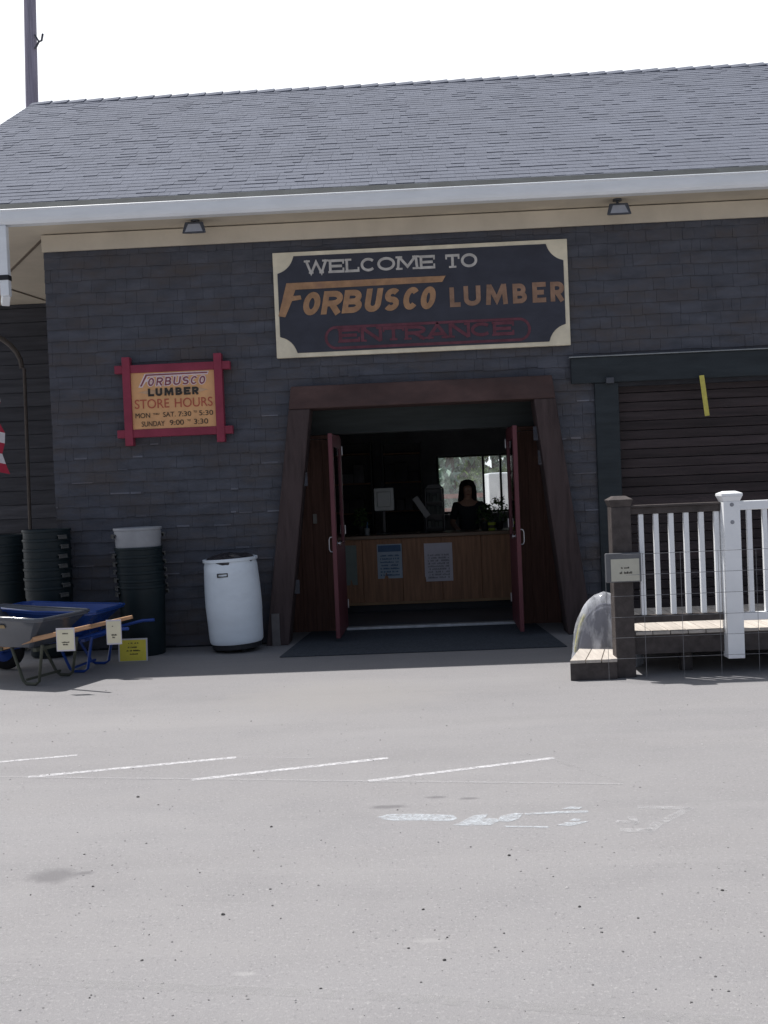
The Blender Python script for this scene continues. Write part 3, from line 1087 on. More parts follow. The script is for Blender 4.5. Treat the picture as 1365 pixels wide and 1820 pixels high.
word(b, 'TO', spread('TO', 791, 850, 453, 450, 24, 25, gaps=1.2), lY, .19, 0, True)
b.build('lettering', sign_grey, welcome)
b = MB()
fb = [(537, 572, 520, 561), (571, 612, 518, 559), (608, 647, 516, 557), (647, 681, 513.5, 555), (681, 713, 513, 553), (715, 748, 511, 551), (746, 777, 510, 550)]
fb = [(x0 - 1, x1 - 6, y0, y1) for x0, x1, y0, y1 in fb]
word(b, 'ORBUSCO', fb, lY, .25, .2)
zr = lambda px, py: (P(px, py, lY).x, P(px, py, lY).z)
b.prism([zr(509, 503.5), zr(792, 490), zr(786, 501), zr(525, 515), zr(521, 526), zr(534, 525), zr(536, 532), zr(519, 535), zr(507, 564), zr(495, 562)], lY - .001, lY + .004)
b.build('lettering', sign_tan, welcome)
b = MB()
word(b, 'LUMBER', [(800, 819, 511, 546), (825, 855, 508.5, 544), (864, 903, 506, 542), (912, 937, 504.5, 539.5), (947, 971, 502, 538), (979, 1004, 501, 536)], lY, .23)
b.build('lettering', sign_brown, welcome)
b = MB()
word(b, 'ENTRANCE', spread('ENTRANCE', 602, 915, 585, 571, 25, 25, gaps=.6), lY, .23, 0, True)
pa, pb = P(597, 582, lY), P(597, 619, lY)
pc, pd_ = P(922, 566, lY), P(922, 604, lY)
rr = (pa.z - pb.z) / 2
zc = (pa.z + pb.z) / 2 * .5 + (pc.z + pd_.z) / 2 * .5
loop = [(pa.x + rr * math.cos(R(90 + 180 * i / 12)), zc + rr * math.sin(R(90 + 180 * i / 12))) for i in range(13)] + \
       [(pc.x + rr * math.cos(R(-90 + 180 * i / 12)), zc + rr * math.sin(R(-90 + 180 * i / 12))) for i in range(13)]
loop.append(loop[0])
ribbon(b, loop, .028, lambda u, v, y: (u, y, v), lY)
b.build('lettering', sign_maroon, welcome)

# ------------------------------------------------------------------ store hours sign
hY = D - .09
hours = thing('hours_sign', 'orange store hours board in a red crossed timber frame', 'sign', P(308, 712, hY))
c00, c10, c11, c01 = P(237, 764, hY), P(384, 757, hY), P(381, 656, hY), P(231, 664, hY)
hx0_, hx1_ = (c00.x + c01.x) / 2, (c10.x + c11.x) / 2
hz0, hz1 = (c00.z + c10.z) / 2, (c01.z + c11.z) / 2
b = MB()
b.box(hx0_ - .02, hx1_ + .02, hY + .012, D - .008, hz0 - .02, hz1 + .02)
b.build('sign_board', sign_orange, hours)
fw, ov = .085, .085
for kx in (hx0_ - fw, hx1_):
    b = MB()
    b.box(kx, kx + fw, hY - .018, D - .012, hz0 - fw - ov, hz1 + fw + ov)
    b.build('frame_rail', red_sign, hours, bevel=.006)
for kz in (hz0 - fw, hz1):
    b = MB()
    b.box(hx0_ - fw - ov, hx1_ + fw + ov, hY - .003, D - .012, kz, kz + fw)
    b.build('frame_rail', red_sign, hours, bevel=.006)
tY = hY + .009
b = MB()
lb = [(262, 275, 671, 687), (277, 291, 670, 686), (292, 306, 669, 685.5), (307, 322, 668.5, 685), (323, 337, 668, 684), (338, 352, 667.5, 683.5), (353, 366, 667, 683)]
word(b, 'ORBUSCO', [(x0 - 1.2, x1 - 1, y0 - .4, y1 + .8) for x0, x1, y0, y1 in lb], tY, .34, .18)
zr = lambda px, py: (P(px, py, tY).x, P(px, py, tY).z)
b.prism([zr(257, 664.5), zr(371, 659), zr(369, 665), zr(263, 670), zr(261, 674), zr(265, 674), zr(265, 678), zr(259, 679), zr(253, 689), zr(246, 689)], tY - .0015, tY + .004)
b.build('lettering', ink_white, hours)
b = MB()
word(b, 'ORBUSCO', [(x0 + .3, x1 - 2.4, y0 + 1, y1 - .6) for x0, x1, y0, y1 in lb], tY - .004, .17, .18)
b.prism([zr(259, 665.8), zr(369, 660.7), zr(368, 663), zr(261, 668.2), zr(252, 687), zr(249, 687)], tY - .0055, tY - .002)
b.build('lettering', ink_plum, hours)
b = MB()
b.prism([zr(245, 698), zr(262, 694), zr(355, 689), zr(370, 692), zr(357, 696), zr(262, 701)], tY - .001, tY + .003)
b.build('sign_flash', M('sign_pale_flash', (.56, .36, .22), .7), hours)
b = MB()
word(b, 'LUMBER', spread('LUMBER', 262, 355, 691, 687, 14, 13.5), tY - .004, .28)
b.build('lettering', ink_black, hours)
def flines(x0, x1, y, txt, sz, mat):
    font_text(hours, 'lettering', txt, x0, x1, y, tY - .001, sz, mat)
flines(240, 301, 725.5, 'STORE', 17, ink_red)
flines(311, 378, 722.5, 'HOURS', 17, ink_red)
flines(241, 267, 743, 'MON', 9, ink_black)
flines(272, 283, 737.5, 'THRU', 3.5, ink_black)
flines(290, 312, 740.5, 'SAT.', 9, ink_black)
flines(317, 340, 739.5, '7:30', 9, ink_black)
flines(344, 350, 733, 'TO', 3.5, ink_black)
flines(354, 379, 737.5, '5:30', 9, ink_black)
flines(252, 293, 757.5, 'SUNDAY', 9.5, ink_black)
flines(302, 327, 755, '9:00', 9.5, ink_black)
flines(333, 339, 748.5, 'TO', 3.5, ink_black)
flines(345, 370, 753, '3:30', 9.5, ink_black)


def scribble(mb, fn, x0, x1, z, h, y, seed=0):
    """a line of print too small to read: short marks"""
    r_ = random.Random(seed)
    x = x0
    while x < x1 - h * .3:
        w = h * r_.uniform(.3, .75)
        if r_.random() < .85:
            hh = h * r_.choice((.7, 1, 1))
            x2 = min(x + w, x1)
            vs = [fn(x, y, z), fn(x2, y, z), fn(x2, y, z + hh), fn(x, y, z + hh)]
            mb.add(vs, [(0, 1, 2, 3)])
        x += w + h * .18


IDF = lambda x, y, z: (x, y, z)

# ------------------------------------------------------------------ floodlights under the eave
def floodlight(px, py, label):
    q = P(px, py, 10.45)
    t = thing('floodlight', label, 'floodlight', (q.x, 10.45, q.z), 'floodlights under the eave')
    o = Vector((q.x, 10.45, q.z))
    b = MB()
    ht, wt_, wb = .062, .095, .128
    y0, y1 = -.075, .06
    vs = [(-wb, y0, -ht), (wb, y0, -ht), (wt_ * .9, y1, -ht * .5), (-wt_ * .9, y1, -ht * .5), (-wt_, y0 + .02, ht), (wt_, y0 + .02, ht), (wt_ * .7, y1, ht), (-wt_ * .7, y1, ht)]
    b.hexa([Vector(v) + o for v in vs])
    h_ = b.build('housing', grey_metal, t, bevel=.01)
    b = MB()
    vs = [(-wb * .72, y0 - .004, -ht * .72), (wb * .72, y0 - .004, -ht * .72), (wt_ * .62, y0 + .0135, ht * .6), (-wt_ * .62, y0 + .0135, ht * .6)]
    vs += [Vector(v) + Vector((0, .006, 0)) for v in vs]
    b.hexa([Vector(v) + o for v in (vs[0], vs[1], vs[5], vs[4], vs[3], vs[2], vs[6], vs[7])])
    b.build('lens', lens_mat, t)
    b = MB()
    b.tube([o + Vector((0, 0, ht)), o + Vector((0, .01, ht + .03)), (o.x, o.y + .01, ZSOF - .02)], .016, 8)
    b.tube([(o.x, o.y + .01, ZSOF - .022), (o.x, o.y + .01, ZSOF - .002)], .045, 12)
    b.build('bracket', grey_metal, t, smooth=True)


floodlight(347, 407, 'floodlight under the eave above the store hours sign')
floodlight(1098, 374, 'floodlight under the eave right of the welcome sign')

# ------------------------------------------------------------------ yellow tape hanging at the right door
q0, q1 = P(1247, 667, D - .12), P(1257, 739, D - .13)
b = MB()
b.bar(q0, q1, .05, .006, side=(1, 0, 0))
tp = b.build('yellow_strap', yellow_tape, org=q0, bevel=.002)
tag(tp, 'yellow strap hanging from the dark header over the boarded door', 'strap')

# ------------------------------------------------------------------ door mat
b = MB()
m0, m1, m2, m3 = P(500, 1163, z=.012), P(1012, 1152, z=.012), P(1000, 1128, z=.012), P(520, 1136, z=.012)
my = (m0.y + m1.y) / 2
b.hexa([(m0.x, my, .003), (m1.x, my, .003), (m1.x - .1, YW - .08, .003), (m0.x + .14, YW - .08, .003), (m0.x, my, .012), (m1.x, my, .012), (m1.x - .1, YW - .08, .012), (m0.x + .14, YW - .08, .012)])
dm = b.build('door_mat', mat_mat, org=(m0.x, my, 0), bevel=.003)
tag(dm, 'wide charcoal mat on the ground in the entry', 'mat')

# ------------------------------------------------------------------ counter and what stands on it
YC = 13.0
cz1 = P(760, 948, YC).z
cx0, cx1 = P(600, 1000, YC).x - 1.2, P(930, 1000, YC).x + 1.5
cb = .12
counter = thing('service_counter', 'long brown wood service counter facing the doorway', 'counter', ((cx0 + cx1) / 2, YC, 0.03))
b = MB()
n = 10
for i in range(n):
    a, c = cx0 + (cx1 - cx0) * i / n, cx0 + (cx1 - cx0) * (i + 1) / n
    b.box(a + .003, c - .003, YC, YC + .03, cb, cz1 - .05)
b.box(cx0, cx1, YC + .032, YC + .6, cb, cz1 - .052)
b.build('front_panel', counter_mat, counter, bevel=.003)
b = MB()
b.box(cx0 - .04, cx1 + .04, YC - .05, YC + .68, cz1 - .048, cz1)
b.build('countertop', M('countertop_wood', (.17, .11, .07), .4, .2, 3, (1, 8, 8), spec=.4), counter, bevel=.006)
b = MB()
b.box(cx0, cx1, YC - .012, YC - .001, cb, cb + .035)
b.build('base_trim', M('pale_trim_wood', (.32, .2, .11), .5, .2, 3), counter, bevel=.003)
b = MB()
b.box(cx0 + .05, cx1 - .05, YC + .06, YC + .55, .031, cb - .002)
b.build('toe_kick', mat_black, counter)


def poster(x0, x1, y0, y1, mat, label, header=None, lines=8, seed=1, extra=None):
    a, c = P(x0, y1, YC - .02), P(x1, y1, YC - .02)
    zt = P(x0, y0, YC - .02).z
    t = thing('notice', label, 'notice', (a.x, YC - .004, a.z), 'notices taped to the counter front')
    b = MB()
    n_ = 6
    for i in range(n_):
        u0, u1 = i / n_, (i + 1) / n_
        cl = lambda u: .003 + .006 * math.sin(u * 5 + seed)
        xa, xb = a.x + (c.x - a.x) * u0, a.x + (c.x - a.x) * u1
        b.hexa([(xa, YC - .002 - cl(u0), a.z), (xb, YC - .002 - cl(u1), a.z), (xb, YC - .001 - cl(u1), a.z), (xa, YC - .001 - cl(u0), a.z),
                (xa, YC - .0022 - .003, zt), (xb, YC - .0022 - .003, zt), (xb, YC - .0012 - .003, zt), (xa, YC - .0012 - .003, zt)])
    b.build('sheet', mat, t)
    w, h = c.x - a.x, zt - a.z
    yy = YC - .0145
    if header:
        b = MB()
        b.box(a.x + w * .04, c.x - w * .04, yy, yy + .0015, zt - h * .22, zt - h * .03)
        b.build('header_band', header, t)
    b = MB()
    for i in range(lines):
        z = a.z + h * (.08 + .66 * i / max(1, lines))
        scribble(b, IDF, a.x + w * .12, c.x - w * .12, z, h * .045, yy, seed * 31 + i)
    if lines: b.build('print', extra or ink_black, t)


poster(612, 636, 970, 1041, paper_green, 'plain grey green sheet on the counter beside the left door', None, 0, 2)
poster(672, 716, 968, 1029, paper_blue, 'pale sheet with a blue heading on the counter front', ink_blue, 7, 3, ink_blue)
poster(756, 806, 966, 1034, paper, 'largest white printed sheet on the counter front', None, 9, 5, M('grey_print', (.3, .3, .33), .8))

# things on the counter
cy = YC + .3
q = P(682, 905, cy)
mo = thing('cash_monitor', 'pale square monitor seen from behind on the counter', 'monitor', (q.x, cy, cz1))
s0, s1 = P(664, 868, cy), P(701, 907, cy)
b = MB()
b.box(s0.x, s1.x, cy - .02, cy + .03, s1.z, s0.z)
b.box(s0.x + .04, s1.x - .04, cy - .05, cy - .021, s1.z + .05, s0.z - .05)
b.build('screen', M('pale_monitor_shell', (.45, .47, .46), .6, .08, 5), mo, bevel=.012)
b = MB()
b.box(q.x - .02, q.x + .02, cy - .012, cy + .018, cz1 + .02, s1.z + .02)
b.box(q.x - .1, q.x + .1, cy - .08, cy + .08, cz1 + .001, cz1 + .018)
b.build('stand', mat_black, mo, bevel=.005)

q = P(748, 900, cy)
ct = thing('card_terminal', 'tilted pale card terminal on the counter', 'card terminal', (q.x, cy, cz1))
b = MB()
b.bar(P(737, 884, cy), P(761, 918, cy), .085, .035, side=(.8, 0, .5))
b.build('terminal_body', M('terminal_shell', (.22, .225, .225), .5, .08, 6), ct, bevel=.008)
b = MB()
b.tube([P(752, 905, cy + .04), P(756, 930, cy + .04), (P(756, 945, cy).x, cy + .04, cz1 + .005)], .018, 8)
b.tube([(P(756, 945, cy).x, cy + .04, cz1 + .001), (P(756, 945, cy).x, cy + .04, cz1 + .015)], .07, 16)
b.build('stand', mat_black, ct, smooth=True)

# dark display rack left of the person
q0, q1 = P(757, 940, cy + .1), P(788, 860, cy + .1)
rk = thing('display_rack', 'tall dark display rack on the counter by the window', 'rack', ((q0.x + q1.x) / 2, cy + .1, cz1))
b = MB()
rz = q1.z
b.box(q0.x, q0.x + .02, cy, cy + .22, cz1 + .002, rz - .06)
b.box(q1.x - .02, q1.x, cy, cy + .22, cz1 + .002, rz - .06)
b.prism([(q0.x, rz - .058), (q1.x, rz - .058), (q1.x - .05, rz), (q0.x + .05, rz)], cy + .1, cy + .22)
b.box(q0.x + .022, q1.x - .022, cy + .19, cy + .218, cz1 + .002, rz - .06)
b.build('rack_frame', mat_black, rk, bevel=.004)
for i in range(3):
    b = MB()
    zz = cz1 + .05 + i * (rz - cz1 - .12) / 3
    b.box(q0.x + .022, q1.x - .022, cy + .005, cy + .188, zz, zz + .012)
    b.build('shelf', mat_black, rk)
b = MB()
for i in range(3):
    zz = cz1 + .063 + i * (rz - cz1 - .12) / 3
    x = q0.x + .03
    while x < q1.x - .06:
        w = rnd.uniform(.03, .05)
        b.box(x, x + w, cy + .02, cy + .15, zz, zz + rnd.uniform(.07, .12), rnd.random())
        x += w + .004
b.build('packets', M('dark_packets', (.04, .05, .045), .6, .3, 9, tone=.5), rk, tones=True)

# potted plants and small goods along the counter
def potted(px, top, w, label, kind):
    q = P(px, 940, cy)
    zt = P(px, top, cy).z
    t = thing('potted_plant', label, 'plant', (q.x, cy, cz1), 'potted plants on the counter')
    b = MB()
    b.lathe([(.04, .001), (.055, .09), (.06, .095), (.06, .11), (.05, .11), (.045, .09)], (q.x, cy, cz1), 16)
    b.build('pot', mat_black, t, smooth=True)
    b = MB()
    for i in range(160):
        a, rr_ = rnd.uniform(0, 6.28), rnd.random() ** .5 * w
        zz = cz1 + .1 + (zt - cz1 - .1) * rnd.random() ** .8
        rr_ *= math.sqrt(max(.1, 1 - ((zz - cz1 - .1) / max(.05, zt - cz1 - .1)) ** 2 * .8))
        c = Vector((q.x + rr_ * math.cos(a), cy + rr_ * math.sin(a), zz))
        e = Euler((rnd.uniform(-1, 1), rnd.uniform(-1, 1), a)).to_matrix()
        l, w2 = rnd.uniform(.03, .055), rnd.uniform(.012, .02)
        b.add([c + e @ Vector(v) for v in ((0, -w2 * .3, 0), (l * .5, -w2, .006), (l, 0, 0), (l * .5, w2, .006), (0, w2 * .3, 0))], [(0, 1, 2, 3, 4)], rnd.random())
    b.tube([(q.x, cy, cz1 + .05), (q.x + .01, cy, cz1 + .2)], .008, 6)
    b.build('leaves', plant_mat, t, tones=True)


potted(862, 896, .1, 'round bushy potted plant between the person and the right door', 1)
potted(888, 884, .13, 'tallest potted plant, on the counter end by the right door', 1)
potted(642, 905, .09, 'small potted plant on the counter near the left door', 1)
q = P(874, 929, cy - .15)
lb_ = thing('lime_tub', 'lime green round tub at the right of the counter', 'tub', (q.x, cy - .15, cz1))
b = MB()
b.lathe([(.045, .001), (.052, .08), (.055, .085), (.055, .1), (.05, .105), (.01, .105)], (q.x, cy - .15, cz1), 20)
b.build('tub_body', lime_mat, lb_, smooth=True)
b = MB()
b.lathe([(.0545, .03), (.0555, .07)], (q.x, cy - .15, cz1), 20, caps=False)
b.build('label_band', ink_black, lb_)
q = P(652, 935, cy - .1)
tr_ = thing('pen_cup', 'small pale pen cup near the left end of the counter', 'cup', (q.x, cy - .1, cz1))
b = MB()
b.lathe([(.03, .001), (.034, .09), (.03, .09), (.027, .01)], (q.x, cy - .1, cz1), 16)
b.build('cup_body', M('pale_cup', (.22, .24, .25), .5), tr_, smooth=True)
for i in range(4):
    b = MB()
    b.tube([(q.x + rnd.uniform(-.015, .015), cy - .1 + rnd.uniform(-.015, .015), cz1 + .015), (q.x + rnd.uniform(-.05, .05), cy - .1, cz1 + .17)], .004, 6)
    b.build('pen', ink_blue, tr_)

# shelves at the back of the shop
STOCK = M('mixed_stock', (.12, .12, .13), .6, .4, 3, tone=.6)
for i, (x0, x1, lab) in enumerate(((P(600, 860, 17).x - .6, P(662, 860, 17).x, 'dark stock shelf at the back of the shop beside the left door'), (P(680, 860, 17.6).x, P(752, 860, 17.6).x, 'dark stock shelf at the back of the shop left of the window'))):
    y0 = 17 if i == 0 else 17.6
    t = thing('stock_shelf', lab, 'shelf', ((x0 + x1) / 2, y0, .03), 'stock shelves at the back of the shop')
    b = MB()
    for xx in (x0, x1 - .03):
        b.box(xx, xx + .03, y0, y0 + .5, .031, 2.4)
    b.box(x0 + .032, x1 - .032, y0 + .47, y0 + .499, .031, 2.4)
    b.build('shelf_frame', mat_black, t)
    for k_ in range(5):
        b = MB()
        b.box(x0 + .032, x1 - .032, y0 + .01, y0 + .468, .2 + k_ * .5, .225 + k_ * .5)
        b.build('shelf_board', counter_mat, t)
    for k_ in range(2, 4):
        x = x0 + .05
        while x < x1 - .2:
            w = rnd.uniform(.13, .26)
            b = MB()
            b.box(x, x + w, y0 + .05, y0 + .3, .2265 + k_ * .5, .2265 + k_ * .5 + rnd.uniform(.15, .36), rnd.random())
            sb_ = b.build('stock_box', STOCK, tones=True, org=(x + w / 2, y0 + .17, .2265 + k_ * .5), bevel=.006)
            tag(sb_, 'dim stock box on the %s back shelf' % ('left' if i == 0 else 'middle'), 'box', 'boxes on the %s back shelf' % ('left' if i == 0 else 'middle'))
            x += w + .01

# ------------------------------------------------------------------ person behind the counter
def skin_mesh(name, verts, edges, mat, parent, root=0, sub=2):
    me = bpy.data.meshes.new(name)
    me.from_pydata([v[:3] for v in verts], edges, [])
    o = bpy.data.objects.new(name, me)
    COL.objects.link(o)
    o.parent = parent
    ORG[o.name] = ORG[parent.name]
    me.materials.append(mat)
    o.modifiers.new('skin', 'SKIN')
    if not me.skin_vertices:
        bpy.context.view_layer.objects.active = o
        bpy.ops.mesh.customdata_skin_add()
    for i, v in enumerate(verts):
        r = v[3]
        me.skin_vertices[0].data[i].radius = (r if not isinstance(r, tuple) else r[0], r if not isinstance(r, tuple) else r[1])
        me.skin_vertices[0].data[i].use_root = (i == root)
    s = o.modifiers.new('subdiv', 'SUBSURF')
    s.levels = s.render_levels = sub
    o.modifiers['skin'].use_smooth_shade = True
    return o


YP = YC + 1.15
hp = P(831, 872, YP)
hs = hp.z / 1.54                                  # centre of the upper head
person = thing('person', 'person with long dark hair standing behind the counter', 'person', (hp.x, YP, .03))
EYEM = M('eye', (.4, .4, .4), .3)
V, E = [], []
def vadd(x, y, z, r, link=None):
    V.append((x * hs, y * hs, z * hs, r * hs if not isinstance(r, tuple) else (r[0] * hs, r[1] * hs)))
    if link is not None: E.append((link, len(V) - 1))
    return len(V) - 1
pel = vadd(0, 0, .90, (.15, .11))
bel = vadd(0, -.01, 1.02, (.125, .10), pel)
che = vadd(0, 0, 1.2, (.145, .11), bel)
shc = vadd(0, .01, 1.33, (.10, .08), che)
nk = vadd(0, .005, 1.40, .05, shc)
jw = vadd(0, -.02, 1.465, (.062, .07), nk)
hd_ = vadd(0, -.01, 1.54, (.072, .088), jw)
cr_ = vadd(0, -.005, 1.585, (.055, .07), hd_)
nose = vadd(0, -.105, 1.50, .012, jw)
for s in (-1, 1):
    sh_ = vadd(s * .165, .01, 1.31, .055, shc)
    el = vadd(s * .23, -.03, 1.06, .042, sh_)
    wr = vadd(s * .17, -.24, .98, .028, el)
    pm = vadd(s * .155, -.31, .97, (.038, .016), wr)
    for j, (dx, ln) in enumerate(((-.03, .07), (-.01, .08), (.01, .075), (.03, .06))):
        f1 = vadd(s * .155 + dx, -.345, .968, .0095, pm)
        f2 = vadd(s * .155 + dx * 1.1, -.345 - ln * .55, .962, .0085, f1)
        vadd(s * .155 + dx * 1.15, -.345 - ln, .95, .007, f2)
    t1 = vadd(s * .155 - s * .04, -.285, .965, .011, wr)
    vadd(s * .155 - s * .06, -.32, .958, .009, t1)
    hpj = vadd(s * .085, 0, .84, .085, pel)
    kn = vadd(s * .09, -.01, .47, .055, hpj)
    an = vadd(s * .09, .02, .08, .038, kn)
    vadd(s * .10, -.13, .03, .03, an)
body = skin_mesh('body', V, E, skin_mat, person)
SV = [(0, 0, .86, (.165, .125)), (0, -.01, 1.02, (.14, .115)), (0, 0, 1.2, (.16, .125)), (0, .01, 1.325, (.115, .095))]
SE = [(0, 1), (1, 2), (2, 3)]
for s in (-1, 1):
    k = len(SV)
    SV += [(s * .165, .01, 1.31, .07), (s * .225, -.025, 1.09, .056)]
    SE += [(3, k), (k, k + 1)]
skin_mesh('shirt', [(a * hs, b_ * hs, c * hs, (r[0] * hs, r[1] * hs) if isinstance(r, tuple) else r * hs) for a, b_, c, r in SV], SE, shirt_mat, person)
TV = [(0, 0, .92, (.16, .12)), (0, 0, .86, (.16, .12))]
TE = [(0, 1)]
for s in (-1, 1):
    k = len(TV)
    TV += [(s * .085, 0, .8, .098), (s * .09, -.01, .47, .07), (s * .09, .02, .1, .055)]
    TE += [(1, k), (k, k + 1), (k + 1, k + 2)]
skin_mesh('trousers', [(a * hs, b_ * hs, c * hs, (r[0] * hs, r[1] * hs) if isinstance(r, tuple) else r * hs) for a, b_, c, r in TV], TE, jeans_mat, person)
b = MB()
for i in range(420):
    a = rnd.uniform(-.15 * math.pi, 1.15 * math.pi)
    ph = rnd.uniform(0, .5 * math.pi)
    r0 = .098 * math.cos(ph * .6) * rnd.uniform(.93, 1.05)
    p0 = Vector((.02 * math.cos(a), .02 * math.sin(a), 1.655 + rnd.uniform(-.01, .005)))
    p1 = Vector((r0 * math.cos(a), r0 * 1.05 * math.sin(a), 1.58))
    ln = rnd.uniform(.2, .3)
    p2 = Vector((r0 * 1.15 * math.cos(a), r0 * 1.15 * math.sin(a) + .01, 1.58 - ln * .45))
    p3 = Vector((r0 * 1.25 * math.cos(a) + rnd.uniform(-.015, .015), r0 * 1.1 * math.sin(a) + .015, 1.58 - ln))
    b.tube([(p * hs) + Vector((hp.x, YP, .03)) for p in (p0, (p0 + p1) / 2 + Vector((math.cos(a), math.sin(a), .9)) * .018, p1, p2, p3)], [.010, .012, .013, .012, .004], 5)
b.build('hair', hair_mat, person, smooth=True)
for s in (-1, 1):
    b = MB()
    b.blob((hp.x + s * .032 * hs, YP - .082 * hs, .03 + 1.535 * hs), .013, .008, .008, 10, 6)
    b.build('eye', EYEM, person, smooth=True)
b = MB()
b.tube([(hp.x - .025, YP - .086 * hs, .03 + 1.455 * hs), (hp.x, YP - .093 * hs, .03 + 1.453 * hs), (hp.x + .025, YP - .086 * hs, .03 + 1.455 * hs)], [.003, .006, .003], 6)
b.build('mouth', M('lips', (.3, .1, .09), .5), person, smooth=True)

# ------------------------------------------------------------------ white drum
def drum():
    q = P(420, 1153, z=0)
    yb = 10.42
    x = P(420, 1100, yb).x
    t = thing('white_drum', 'tall white plastic drum used as a rubbish bin', 'barrel', (x, yb, 0))
    o = (x, yb, .09)
    hh = P(406, 994, yb - .28).z - .09
    r = .282
    b = MB()
    pr = [(.12, 0), (r * .93, 0), (r * .97, .02), (r * .985, .06), (r * 1.0, .2), (r * 1.03, hh * .45), (r * 1.02, hh * .62), (r * .985, hh * .85), (r * .97, hh - .07), (r * .945, hh - .05), (r * .945, hh - .035), (r * 1.0, hh - .03), (r * 1.005, hh - .004), (r * .985, hh), (r * .95, hh - .01), (r * .9, hh - .06), (r * .88, .06)]
    b.lathe(pr, o, 48)
    b.build('drum_body', drum_white, t, smooth=True)
    b = MB()
    b.blob((x, yb, .09 + hh - .035), r * .92, r * .92, .085, 26, 10, .10)
    b.build('bin_liner', M('black_bin_liner', (.03, .028, .032), .3, .4, 20, bump=.8, bscale=30, spec=.6), t)
    b = MB()
    for (u0, u1, v0, v1) in ((-.055, .055, .0, .01), (-.055, .055, .03, .04), (-.055, -.045, .01, .03), (.045, .055, .01, .03)):
        b.box(x - .04 + u0, x - .04 + u1, yb - r * 1.0, yb - r * .93, hh - .09 + v0, hh - .09 + v1)
    b.build('handle_clip', mat_black, t)
    b = MB()
    b.tube([(x, yb, .035), (x, yb, .085)], .255, 28)
    b.build('dolly', mat_black, t, bevel=.006)
    for k_ in range(4):
        a = R(30 + 90 * k_)
        b = MB()
        b.tube([(x + .2 * math.cos(a), yb + .2 * math.sin(a) - .01, .03), (x + .2 * math.cos(a), yb + .2 * math.sin(a) + .01, .03)], .03, 12)
        b.build('caster', mat_rubber, t)
    t.rotation_euler = (0, R(-2.2), 0)


drum()

# ------------------------------------------------------------------ nested rubbish cans
def can(mat):
    t = thing('trash_can', 'x', 'trash can')
    b = MB()
    H_ = .72
    b.lathe([(.05, 0), (.205, 0), (.212, .015), (.232, H_ - .12), (.238, H_ - .1), (.238, H_ - .03), (.246, H_ - .025), (.249, H_ - .008), (.246, H_), (.240, H_ - .004), (.232, H_ - .04), (.222, H_ - .15), (.2, .02), (.05, .012)], (0, 0, 0), 36)
    b.build('can_body', mat, t, smooth=True)
    for s in (-1, 1):
        b = MB()
        b.box(min(s * .236, s * .268), max(s * .236, s * .268), -.05, .05, H_ - .075, H_ - .062)
        b.box(s * .262 - .006, s * .262 + .006, -.05, .05, H_ - .105, H_ - .0755)
        b.build('handle', M('can_handle', (.1, .105, .1), .45) if False else HND, t, bevel=.004)
    return t


HND = M('worn_handle_plastic', (.10, .10, .095), .45, .3, 20)
gc = can(can_green)
yc, xc = 10.42, P(252, 1100, 10.42).x
zt = P(252, 938, yc - .2).z                       # rim of the grey can on top
step = .083
nz = 7
gy = can(can_grey)
gy.location = (xc, yc, zt - .72)
tag(gy, 'grey rubbish can nested on top of a dark green stack', 'trash can')
for i in range(nz):
    c = gc if i == 0 else copy_tree(gc)
    zz = zt - .72 - .2 - i * step
    if zz < 0: zz = 0.0
    c.location = (xc + .004 * i, yc - .001 * i, max(0.0, zz))
    c.rotation_euler = (0, 0, R(rnd.uniform(-7, 7) + 25))
    tag(c, 'dark green rubbish can nested in the stack under the grey can', 'trash can', 'green cans under the grey can')
    if zz <= 0: break
gy.rotation_euler = (0, 0, R(28))
for (pxx, top, yy, nn, lab, grp, rzz) in ((90, 940, 10.5, 7, 'dark green rubbish can nested in the stack by the wall corner', 'green cans by the wall corner', -30), (18, 950, 11.0, 6, 'dark green rubbish can in the stack under the side porch', 'green cans under the side porch', 20)):
    xx = P(pxx, 1100, yy).x
    ztop = P(pxx, top, yy).z
    for i in range(nn):
        c = copy_tree(gc)
        zz = ztop - .72 - i * .1
        c.location = (xx + rnd.uniform(-.004, .004), yy, max(0.0, zz))
        c.rotation_euler = (0, 0, R(rzz + rnd.uniform(-5, 5)))
        tag(c, lab, 'trash can', grp)
        if zz <= 0: break

